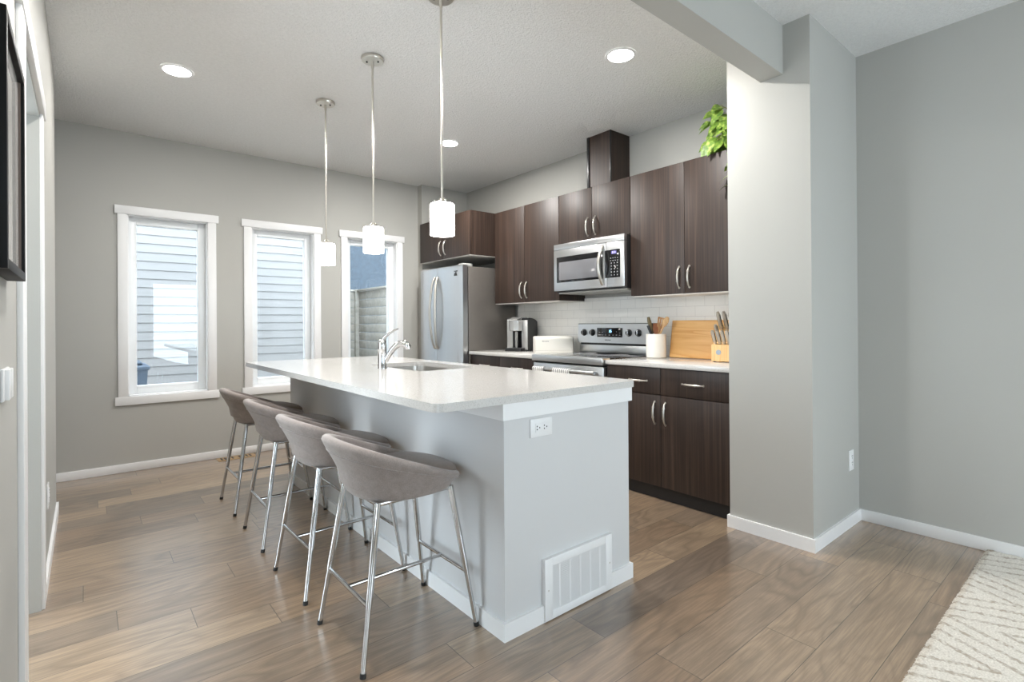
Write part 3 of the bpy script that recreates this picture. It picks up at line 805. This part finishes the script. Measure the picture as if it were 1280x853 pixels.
obj('handle', M().tube([(2.80, fy0 + .08, .53), (2.765, fy0 + .14, .54), (2.755, 4.58, .545), (2.765, fy1 - .14, .54), (2.80, fy1 - .08, .53)], .013, 12), NICKEL, d3)
obj('emblem', M().box(2.820, 2.8265, 4.245, 4.300, 1.693, 1.702, .001).prism([(4.252, 1.652), (4.302, 1.652), (4.298, 1.672), (4.270, 1.690), (4.262, 1.676)], 'x', 2.820, 2.8265), BLACK, d1, label='small dark emblem')
obj('hinge_cover', M().box(2.85, 2.96, fy0 + .01, fy0 + .10, 1.743, 1.772, .004).box(2.85, 2.96, fy1 - .10, fy1 - .01, 1.743, 1.772, .004), simple('grey_hinge', (.42, .42, .40), .4), fg)

# ------------------------------------------------------------------ counter things
# coffee maker: built facing -x in its own frame, then turned
cm = thing('coffee_maker', 'black and silver single-cup coffee maker on the counter beside the refrigerator', 'coffee maker', (3.335, 3.865, CT1 + .0005), local=True)
SILVER = simple('silver_plastic', (.52, .52, .51), .25, .6)
CMD = .12
prof = [(-.06, .0), (.13, .0), (.13, .285), (.09, .305), (.03, .318), (-.03, .322), (-.06, .318)]
obj('body', M().prism(prof, 'y', -.115, -.045), BLACK, cm); obj('body_panel', M().prism(prof, 'y', .045, .115), BLACK, cm)
obj('column', M().box(-.02, .13, -.045, .045, 0, .30), BLACK, cm)
obj('side_band', M().box(-.072, -.058, -.115, -.05, .012, .30, .003).box(-.072, -.058, .05, .115, .012, .30, .003), SILVER, cm)
obj('drip_tray', M().box(-.155, -.02, -.09, .09, 0, .030, .006, 3), BLACK, cm)
b = M().lathe([(.058, .195), (.064, .20), (.066, .27), (.070, .285), (.066, .30), (.04, .306)], (-.095, 0, 0), 28)
b.box(-.095, -.02, -.058, .058, .20, .30, .004)
obj('brew_head', b, SILVER, cm)
obj('lid_handle', M().prism([(-.17, .296), (-.165, .304), (-.06, .330), (.03, .328), (.03, .318), (-.06, .316)], 'y', -.055, .055), SILVER, cm)
obj('water_gauge', M().box(-.066, -.058, .0, .03, .03, .19, .002), SILVER, cm)
cm.rotation_euler = (0, 0, math.radians(19)); cm.location.x -= .02
# bread box
bx_ = thing('bread_box', 'cream enamel bread box standing between the coffee maker and the range', 'bread box', (3.30, 3.395, CT1 + .0005), local=True)
Wb, Db, Hb = .355, .16, .150
prof = []
for (cy_, cz_, r_, a0) in ((Db / 2 - .02, Hb - .02, .02, 0), (-Db / 2 + .035, Hb - .035, .035, 90)):
    for k in range(7):
        a = math.radians(a0 + 90 * k / 6); prof.append((cy_ + r_ * math.cos(a), cz_ + r_ * math.sin(a)))
prof = [(Db / 2, .004)] + prof + [(-Db / 2, .004)]
def rounded_ends(prof, W_):
    rows = []
    for (x_, s_) in ((-W_ / 2, .0), (-W_ / 2 + .003, .012), (-W_ / 2 + .012, .02), (W_ / 2 - .012, .02), (W_ / 2 - .003, .012), (W_ / 2, .0)):
        i_ = .02 - s_
        rows.append([(x_, max(-Db / 2 + i_, min(Db / 2 - i_, p[0])), max(.004 + 0, min(Hb - i_, p[1]))) for p in prof])
    return rows
obj('body', M().grid(rounded_ends(prof, Wb), closeu=True, capa=True, capb=True), CREAM, bx_)
obj('base', M().box(-Wb / 2 + .004, Wb / 2 - .004, -Db / 2 + .002, Db / 2 - .004, 0, .006), CREAM, bx_)
obj('lid_seam', M().box(-Wb / 2 - .0005, Wb / 2 + .0005, -Db / 2 - .0006, -Db / 2 + .01, .022, .0235), simple('seam_grey', (.35, .33, .29), .6), bx_)
b = M()
for k, hh in enumerate((.011, .009, .008, .008, .011, .008)): b.box(-.112 + k * .0105, -.105 + k * .0105, -Db / 2 - .0008, -Db / 2 + .001, .100, .100 + hh)
obj('lettering', b, simple('grey_print', (.30, .29, .29), .6), bx_)
bx_.rotation_euler = (0, 0, math.radians(-35))
# utensil crock
crk = thing('utensil_crock', 'cream ceramic crock of wooden utensils on the counter right of the range', 'crock', (3.365, 2.335, CT1 + .0005), local=True)
obj('body', M().lathe([(.070, 0), (.074, .003), (.074, .176), (.0725, .18), (.068, .18), (.0665, .176), (.0665, .012), (.02, .010)], seg=40), CERAMIC, crk)
CX, CYk, CZ = 3.365, 2.335, CT1
def utensil(name, label, mt, bx0, by0, tx, ty, tz, kind):
    a = Vector((CX + bx0, CYk + by0, CZ + .014)); d = Vector((CX + tx, CYk + ty, CZ + tz)); L = (d - a).length; ax = (d - a).normalized()
    vw = Vector((CX, CYk, 0)).normalized()               # the flat of each head roughly faces the room
    sdir = ax.cross(vw).normalized(); nrm = sdir.cross(ax)
    b_ = M(); hl = {'turner': .095, 'spatula': .10, 'spoon': .085, 'brush': .11, 'tongs': .1}[kind]
    b_.tube([a, a + ax * (L - hl) * .5, a + ax * (L - hl)], [.0055, .006, .0065], 10)
    if kind in ('turner', 'spatula', 'spoon', 'brush', 'tongs'):
        prof_ = {'turner': [(.0, .007), (.15, .020), (.4, .030), (1.0, .033)], 'spatula': [(0, .007), (.2, .024), (.6, .031), (1.0, .026)],
                 'spoon': [(0, .007), (.25, .018), (.6, .022), (.9, .015), (1, .006)], 'brush': [(0, .007), (.3, .013), (.7, .015), (1, .010)], 'tongs': [(0, .006), (.5, .010), (1, .011)]}[kind]
        if kind == 'turner':   # slotted head: tines joined top and bottom
            for sx in (-1, -.34, .34, 1):
                b_.tube([a + ax * (L - hl * .78) + sdir * sx * .018, a + ax * (L - .004) + sdir * sx * .027], [.0062, .0066], 8)
            b_.tube([a + ax * (L - hl * 1.0), a + ax * (L - hl * .72) ], [.008, .020], 8, flat=.3, ref=nrm)
            b_.tube([a + ax * (L - .006) - sdir * .032, a + ax * (L - .006) + sdir * .032], .0062, 8)
        else:
            rows_ = []
            for (t_, w_) in prof_:
                c_ = a + ax * (L - hl * (1 - t_)); th = .0035 if kind != 'brush' else .009
                rows_.append([c_ + sdir * w_ * math.cos(q * PI / 6) + nrm * th * math.sin(q * PI / 6) for q in range(12)])
            b_.grid(rows_, closeu=True, capa=True, capb=True)
    return tag(recenter(obj(name, b_, mt)), label, 'kitchen utensil', 'utensils in the cream crock')
utensil('slotted_turner', 'slotted wooden turner with the widest head in the cream crock', SPOONW, -.02, .015, .035, -.035, .305, 'turner')
utensil('wooden_spoon', 'pale wooden spoon leaning furthest toward the cutting board in the crock', light_wood('utensil_wood_pale', lin((190, 150, 100)), lin((222, 186, 138)), (40, 40, 8)), -.03, .03, .02, -.092, .31, 'spoon')
utensil('wooden_spatula', 'reddish wooden spatula with a broad blade in the middle of the crock', SPOOND, .0, -.02, .05, .030, .262, 'spatula')
utensil('wooden_brush', 'slim olive-brown wooden utensil nearest the range in the crock', SPOONG, -.02, -.02, -.015, .058, .31, 'brush')
utensil('black_tongs', 'black-handled utensil leaning low across the front of the crock', BLACK, -.01, -.035, -.045, .040, .245, 'tongs')
# cutting board leaning on the tiles
cb_ = thing('cutting_board', 'large pale maple cutting board leaning against the white tiles', 'cutting board', (3.455, 2.0, CT1 + .0005), local=True)
b = M().box(-.011, .011, -.20, .275, 0, .285, .006, 3)
obj('board', b, BOARD, cb_)
obj('end_rail', M().box(-.0114, .0114, -.2004, -.16, .002, .283, .006, 3), light_wood('maple_end', lin((214, 164, 98)), lin((238, 198, 140)), (6, 26, 3)), cb_)
cb_.rotation_euler = (0, math.radians(9.5), 0)
# knife block
KBX, KBY = 3.335, 1.758
kb = thing('knife_block', 'light beech knife block full of steel-handled knives against the pillar', 'knife block', (KBX, KBY, CT1 + .0005), local=True)
obj('block', M().prism([(-.09, .006), (.09, .006), (.09, .235), (.045, .245), (-.045, .125), (-.09, .115)], 'y', -.065, .065), BLOCK, kb)
b = M()
for sx in (-.07, .07):
    for sy_ in (-.05, .05): b.lathe([(.008, 0), (.008, .0065)], (sx, sy_, 0), 10)
obj('foot', b, RUBBER, kb)
EMB = simple('emblem_grey', (.30, .33, .36), .35, .5)
b = M().tube([(-.0905, .016, .066), (-.0925, .016, .066)], .017, 20)
for k in range(3): b.box(-.0935, -.0920, .006 + k * .008, .010 + k * .008, .060, .072)
obj('emblem', b, EMB, kb, label='small round grey emblem')
KROT = 6
kb.rotation_euler = (0, 0, math.radians(KROT))
KM = Matrix.Translation((KBX, KBY, CT1 + .0005)) @ Matrix.Rotation(math.radians(KROT), 4, 'Z')
KSTEEL = simple('knife_handle_steel', (.56, .53, .48), .3, .9, var=.05)
def knife(label, x, y, z, L, wdt, tilt, grp):
    k_ = thing('kitchen_knife', label, 'knife', KM @ Vector((x, y, z)), grp, local=True)
    rows_ = []
    for t_, w_, th in ((0, .85, .0095), (.12, .95, .011), (.5, 1.0, .0115), (.85, 1.08, .0125), (1.0, .9, .009)):
        rows_.append([(w_ * wdt / 2 * math.cos(q * PI / 6), th * math.sin(q * PI / 6), t_ * L) for q in range(12)])
    obj('handle', M().grid(rows_, closeu=True, capa=True, capb=True), KSTEEL, k_)
    obj('grip_inlay', M().box(-wdt * .20, wdt * .20, -.0128, .0128, L * .10, L * .86, .002).box(wdt * .3, wdt * .52, -.004, .004, L * .05, L * .9, .001), BLACK, k_)
    obj('bolster', M().box(-wdt * .5, wdt * .5, -.0085, .0085, -.006, .004, .002), KSTEEL, k_)
    k_.rotation_euler = (0, math.radians(tilt), math.radians(KROT))
    return k_
for i, wh in enumerate(('furthest from the pillar', 'second from the cutting board', 'third from the cutting board', 'closest to the pillar')):
    knife('steak knife in the low front row of the block, ' + wh, -.066, .047 - i * .031, .126, .098, .019, -30, 'steak knives in the knife block')
knife('tall knife handle in the block top row, furthest from the pillar', .02, .040, .226, .125, .026, -30, 'large knives in the knife block')
knife('tall knife handle in the block top row, middle one', .02, .0, .226, .128, .026, -30, 'large knives in the knife block')
knife('tall knife handle in the block top row, closest to the pillar', .02, -.040, .226, .118, .026, -30, 'large knives in the knife block')
knife('short paring knife handle between the two rows of the block', -.012, .052, .18, .08, .020, -30, 'large knives in the knife block')

# ------------------------------------------------------------------ potted pothos above the cabinets
random.seed(11)
PX, PY, PZ = 3.33, 1.645, UZ1 + .0005
pp = thing('potted_pothos', 'trailing green pothos in a clay pot on top of the cabinets beside the pillar', 'potted plant', (PX, PY, PZ))
obj('pot', M().lathe([(.055, PZ), (.066, PZ + .04), (.072, PZ + .075), (.075, PZ + .08), (.075, PZ + .095), (.067, PZ + .095), (.064, PZ + .08), (.02, PZ + .078)], (PX, PY, 0), 28), TERRA, pp)
leafb, stemb = M(), M()
def leaf(p, d, nrm, L):
    d = Vector(d).normalized(); nrm = Vector(nrm); nrm = (nrm - d * nrm.dot(d)).normalized(); s_ = d.cross(nrm)
    rows_ = []
    for t_, w_ in ((0, .04), (.12, .33), (.3, .42), (.55, .36), (.8, .18), (1, .01)):
        droop = -.45 * t_ * t_ * L
        c_ = Vector(p) + d * t_ * L + Vector((0, 0, droop))
        rows_.append([c_ - s_ * w_ * L + nrm * .10 * w_ * L, c_, c_ + s_ * w_ * L + nrm * .10 * w_ * L])
    leafb.grid(rows_)
def vine(pts, every=1, L=.06):
    stemb.tube(pts, .0022, 6)
    for i, p in enumerate(pts[1:]):
        for _ in range(every):
            a = random.uniform(0, 2 * PI)
            d = Vector((math.cos(a) * .9 - .35, math.sin(a) * .8, random.uniform(-.7, .25)))
            leaf(Vector(p), d, (random.uniform(-.6, -.1), random.uniform(-.5, .3), 1), L * random.uniform(.75, 1.2))
top = PZ + .085
for k in range(44):
    a = random.uniform(0, 2 * PI); r_ = random.uniform(.05, .17); h_ = random.uniform(-.03, .24)
    e = Vector((PX - .02 + r_ * math.cos(a) * .8, PY + .04 + r_ * math.sin(a), top + h_))
    mid = Vector((PX + .4 * (e.x - PX), PY + .4 * (e.y - PY), top + .6 * h_ + .05))
    stemb.tube([(PX, PY, top - .02), mid, e], .0022, 6)
    for q in range(3): leaf(e + Vector((random.uniform(-.02, .02), random.uniform(-.02, .02), random.uniform(-.03, .01))), (e - mid) + Vector((random.uniform(-.06, .02), random.uniform(-.06, .06), random.uniform(-.14, .0))), (-.8, -.5, .7), random.uniform(.06, .09))
vine([(PX, PY + .05, top), (PX - .02, PY + .10, top + .01), (PX - .03, PY + .15, top - .03), (PX - .03, PY + .19, PZ + .07), (PX - .03, PY + .24, PZ + .035)], 1, .065)
vine([(PX, PY, top), (PX - .07, PY - .01, top + .02), (PX - .12, PY - .025, PZ + .06), (PX - .155, PY + .0, PZ - .03), (PX - .158, PY - .005, PZ - .12), (PX - .158, PY + .01, PZ - .18), (PX - .158, PY + .0, PZ - .24), (PX - .158, PY - .005, PZ - .31)], 1, .062)
vine([(PX, PY, top), (PX - .07, PY - .05, top), (PX - .13, PY - .055, PZ + .05), (PX - .158, PY - .03, PZ - .08), (PX - .158, PY - .02, PZ - .17)], 1, .055)
obj('foliage', leafb, LEAF, pp, smooth=80); obj('stem', stemb, STEM, pp)

# ------------------------------------------------------------------ bar stools
def shell_mesh():
    b_ = M(); nu = 56
    def sup(a, e=2.5):
        c_, s_ = math.cos(a), math.sin(a)
        return math.copysign(abs(c_) ** (2 / e), c_), math.copysign(abs(s_) ** (2 / e), s_)
    def rim_z(x):
        t_ = max(0, min(1, (.23 - x) / .50)); return .588 + .180 * t_
    def ring(cx_, ax, ay, zf, e=2.5):
        out = []
        for j in range(nu):
            c_, s_ = sup(2 * PI * j / nu, e); x_ = cx_ + ax * c_; out.append((x_, ay * s_, zf(x_, c_)))
        return out
    rows = []
    # underside and outer wall
    rows.append(ring(.01, .06, .06, lambda x, c: .5455))
    for q, zt in ((-.30, 0), (-.08, 0), (.0, .03), (.06, .10), (.14, .22), (.32, .42), (.55, .62), (.78, .80), (.93, .92), (1.0, 1.0)):
        cx_ = .008 * (1 - q) - .02 * q; ax = .192 * (1 - q) + .250 * q; ay = .188 * (1 - q) + .238 * q
        rows.append(ring(cx_, ax, ay, lambda x, c, zt=zt: .546 + (rim_z(-.02 + .25 * c) - .016 - .546) * zt))
    for a_ in (35, 70, 105, 140, 175):
        a = math.radians(a_); d_ = .019 * (1 - math.cos(a)); h_ = .017 * math.sin(a)
        rows.append(ring(-.02, .250 - d_, .238 - d_, lambda x, c, h_=h_: rim_z(-.02 + .25 * c) - .016 + h_))
    for (d_, f_) in ((.050, .5), (.065, .0)):
        rows.append(ring(-.02, .250 - d_, .238 - d_, lambda x, c, f_=f_: .585 + (rim_z(-.02 + .25 * c) - .02 - .585) * f_))
    rows.append(ring(-.03, .06, .06, lambda x, c: .583))
    b_.grid(rows, closeu=True, capa=True, capb=True)
    seam = []
    for j in range(nu):
        c_, s_ = sup(2 * PI * j / nu, 2.5); q = .955
        zz = .546 + (rim_z(-.02 + .25 * c_) - .016 - .546) * .80
        seam.append((-.0136 + .2385 * c_, .2275 * s_, zz))
    return b_, M().tube(seam, .0022, 6, closed=True)
def cushion_mesh():
    b_ = M(); nu = 44; rows = []
    for (s_, z_) in ((.3, .586), (.90, .588), (.97, .597), (1.0, .610), (.98, .622), (.92, .631), (.75, .638), (.45, .643), (.15, .645)):
        row = []
        for j in range(nu):
            a = 2 * PI * j / nu; c_, s2 = math.cos(a), math.sin(a)
            c_ = math.copysign(abs(c_) ** (2 / 2.8), c_); s2 = math.copysign(abs(s2) ** (2 / 2.8), s2)
            x_ = .026 + .198 * s_ * c_; row.append((x_, .182 * s_ * s2, z_ - .10 * max(0, -x_ - .02) * 0 - .015 * max(0, (x_ - .10) / .12)))
        rows.append(row)
    return b_.grid(rows, closeu=True, capa=True, capb=True)
G_ST = 'bar stools along the island'
def make_stool(label):
    t_ = thing('bar_stool', label, 'bar stool', (0, 0, 0), G_ST, local=True)
    sm, seam = shell_mesh()
    sh = obj('seat_shell', sm, FABRIC, t_, smooth=60); obj('piping', seam, FABRIC, sh, smooth=60)
    obj('seat_cushion', cushion_mesh(), CUSHION, t_, smooth=60)
    Ztop = .548
    def at(sx, sy_, z_):
        f_ = 1 - z_ / Ztop; return Vector((sx * (.150 + .082 * f_), sy_ * (.150 + .054 * f_), z_))
    for sx in (-1, 1):
        for sy_ in (-1, 1):
            lg = obj('leg', M().tube([at(sx, sy_, Ztop), at(sx, sy_, .23), at(sx, sy_, .205), at(sx, sy_, .012)], [.0115, .0115, .0090, .0088], 14), CHROME, t_)
            obj('foot_cap', M().tube([at(sx, sy_, .016), at(sx, sy_, 0)], .0102, 12), RUBBER, lg)
    for sx in (-1, 1):
        obj('footrest', M().tube([at(sx, -1, .215), at(sx, 1, .215)], .0078, 12), CHROME, t_)
        fr0 = t_.children[-1]
    obj('crossbar', M().tube([(at(-1, 0, .215).x, 0, .215), (at(1, 0, .215).x, 0, .215)], .0078, 12), CHROME, t_)
    b_ = M(); zz = Ztop - .004
    for s_ in (-1, 1):
        b_.tube([at(-1, s_, zz), at(1, s_, zz)], .0085, 12); b_.tube([at(s_, -1, zz), at(s_, 1, zz)], .0085, 12)
    obj('seat_frame', b_, CHROME, t_)
    return t_
st0 = make_stool('taupe upholstered bar stool nearest the camera, at the end of the island row')
st0.location = (.937, 1.843, 0)
dup(st0, (.934, 2.432, 0), math.radians(1.2), 'taupe upholstered bar stool second in the row from the near end of the island')
dup(st0, (.937, 3.082, 0), math.radians(-.6), 'taupe upholstered bar stool third in the row from the near end of the island')
dup(st0, (.937, 3.742, 0), 0, 'taupe upholstered bar stool furthest down the island, in front of the middle window')

# ------------------------------------------------------------------ ceiling lights
G_P = 'pendant lights over the island'
def make_pendant(label):
    p = thing('pendant_light', label, 'pendant light', (0, 0, CEIL), G_P, local=True)
    cn = obj('canopy', M().lathe([(.064, -.0005), (.064, -.014), (.061, -.020), (.012, -.022)], seg=36), NICKEL, p)
    for s_ in (-1, 1): obj('screw', M().lathe([(.0055, -.0205), (.0055, -.026), (.003, -.028)], (s_ * .033 * .77, -s_ * .033 * .64, 0), 10), BLACK, cn)
    obj('rod', M().tube([(0, 0, -.02), (0, 0, -.06), (0, 0, -.0605), (0, 0, -.985)], [.0085, .0085, .006, .006], 12), NICKEL, p)
    b_ = M().lathe([(.012, -.972), (.022, -.985), (.022, -.997)], seg=20)
    for k in range(3):
        a = 2 * PI * k / 3 + .5; b_.tube([(.034 * math.cos(a), .034 * math.sin(a), -.998), (.034 * math.cos(a), .034 * math.sin(a), -.982)], .005, 8)
    b_.lathe([(.042, -.9985), (.042, -.994), (.02, -.992)], seg=24)
    obj('socket_cap', b_, NICKEL, p)
    obj('shade', M().lathe([(.030, -.999), (.054, -1.0), (.058, -1.005), (.058, -1.148), (.055, -1.148), (.055, -1.008), (.03, -1.003)], seg=40, capa=False, capb=False), OPAL, p, label='glowing white glass cylinder shade')
    return p
pd = make_pendant('pendant light with a white glass cylinder nearest the camera over the island')
pd.location = (1.310, 2.095, CEIL)
dup(pd, (1.310, 2.852, CEIL), 0, 'middle pendant light with a white glass cylinder, hanging above the faucet')
dup(pd, (1.310, 3.622, CEIL), 0, 'pendant light with a white glass cylinder nearest the windows over the island')
G_R = 'recessed ceiling lights'
def make_can(label):
    c = thing('recessed_light', label, 'ceiling light', (0, 0, CEIL), G_R, local=True)
    obj('trim_ring', M().lathe([(.090, -.0005), (.090, -.004), (.080, -.007), (.074, -.005), (.074, -.0008)], seg=40, capa=False, capb=False), TRIM, c)
    obj('lens', M().lathe([(.074, -.0012), (.074, -.0035), (.03, -.0045)], seg=40), LENS, c)
    return c
CANS = [((.443, 3.745), 'glowing round recessed ceiling light near the left wall and windows'), ((2.438, 3.783), 'glowing round recessed ceiling light in front of the refrigerator'),
        ((2.425, 1.912), 'glowing round recessed ceiling light near the pillar and beam')]
c0 = make_can(CANS[0][1]); c0.location = (*CANS[0][0], CEIL)
for (p, lb) in CANS[1:]: dup(c0, (*p, CEIL), 0, lb)
for (p, k) in list(zip([c_[0] for c_ in CANS], (.6, 1.9, 1.25))) + [((.443, 1.912), 1.1), ((2.6, -.9), .35)]:  # last one is an unseen lamp added behind the camera for brightness
    l = bpy.data.lights.new('recessed_or_added_lamp', 'AREA'); l.shape = 'DISK'; l.size = .15; l.energy = LAMP_W * k; l.color = WARM
    o = bpy.data.objects.new('recessed_or_added_lamp', l); COL.objects.link(o); o.location = (p[0], p[1], CEIL - .012)

# ------------------------------------------------------------------ small wall and floor things
plate('wall_outlet', 'small white outlet low on the side of the pillar facing the rug', (3.395, 1.047, .375), (0, -1), horizontal=False)
plate('light_switch', 'white double rocker switch on the left wall below the picture frame', (XL, 1.635, 1.045), (1, 0), kind='switch')
plate('wall_outlet', 'white outlet low on the left wall beyond the doorway', (XL, 3.35, .36), (1, 0), horizontal=False)
rgst = thing('floor_register', 'tan metal floor register beside the baseboard under the windows', 'floor vent', (1.035, 5.09, 0))
TANM = simple('tan_metal', lin((178, 150, 112)), .45, .3)
b = M(); b.box(.885, 1.185, 5.035, 5.165, .0005, .004, .001)
obj('frame', b, TANM, rgst)
b = M()
for k in range(9):
    if k == 4: continue
    b.box(.91 + k * .0285, .924 + k * .0285, 5.06, 5.14, .0035, .0046)
obj('slot', b, SLOT, rgst)
# picture frame on the left wall
pf = thing('picture_frame', 'black-framed glazed picture hung on the left wall beside the doorway', 'picture frame', (XL, 1.525, 1.285))
py0, py1, pz0, pz1, pxf = 1.335, 1.712, 1.284, 1.775, -.110
b = M(); bw = .020
b.box(XL + .001, pxf, py0, py0 + bw, pz0, pz1, .001); b.box(XL + .001, pxf, py1 - bw, py1, pz0, pz1, .001)
b.box(XL + .001, pxf, py0 + bw, py1 - bw, pz0, pz0 + bw, .001); b.box(XL + .001, pxf, py0 + bw, py1 - bw, pz1 - bw, pz1, .001)
obj('frame', b, simple('black_frame', (.006, .006, .006), .5, var=.02, spec=.15), pf)
obj('liner', M().box(XL + .004, pxf - .006, py0 + bw, py0 + bw + .004, pz0 + bw, pz1 - bw).box(XL + .004, pxf - .006, py1 - bw - .004, py1 - bw, pz0 + bw, pz1 - bw), simple('brown_liner', (.12, .09, .075), .5), pf)
obj('mat_board', M().box(XL + .004, pxf - .0105, py0 + bw, py1 - bw, pz0 + bw, pz1 - bw), simple('pale_mat', (.62, .61, .59), .04, var=0), pf)

# ------------------------------------------------------------------ rug
random.seed(5)
RX0, RX1, RY0, RY1 = .9, XR - .014, -1.6, .481
b = M(); nx, ny = 190, 150
def hsh(i, j): return (math.sin(i * 12.9898 + j * 78.233) * 43758.5453) % 1
rows = []
for j in range(ny + 1):
    v_ = (j / ny) ** .7; y_ = RY0 + (RY1 - RY0) * v_
    row = []
    for i in range(nx + 1):
        u_ = i / nx; x_ = RX0 + (RX1 - RX0) * u_
        edge = j == ny
        h_ = .011 + .006 * hsh(i, j)
        yy = y_ + (.010 * (hsh(i + 7, j) - .5) if edge else 0)
        row.append((x_, yy, h_ if not edge else .002))
    rows.append(row)
b.grid(rows)
for i in range(nx * 3):       # ragged tufts hanging over the long edge
    x_ = RX0 + (RX1 - RX0) * (i + random.random()) / (nx * 3); L_ = random.uniform(.004, .016)
    b.tube([(x_, RY1 - .012, .010), (x_ + random.uniform(-.004, .004), RY1 - .002, .009), (x_ + random.uniform(-.006, .006), RY1 + L_ * .6, .0025)], [.005, .0045, .002], 5)
tag(recenter(obj('area_rug', b, RUG, smooth=70)), 'cream shag rug with grey-brown herringbone lines lying against the right wall', 'rug')

for o in bpy.data.objects:
    if '_o' in o: del o['_o']
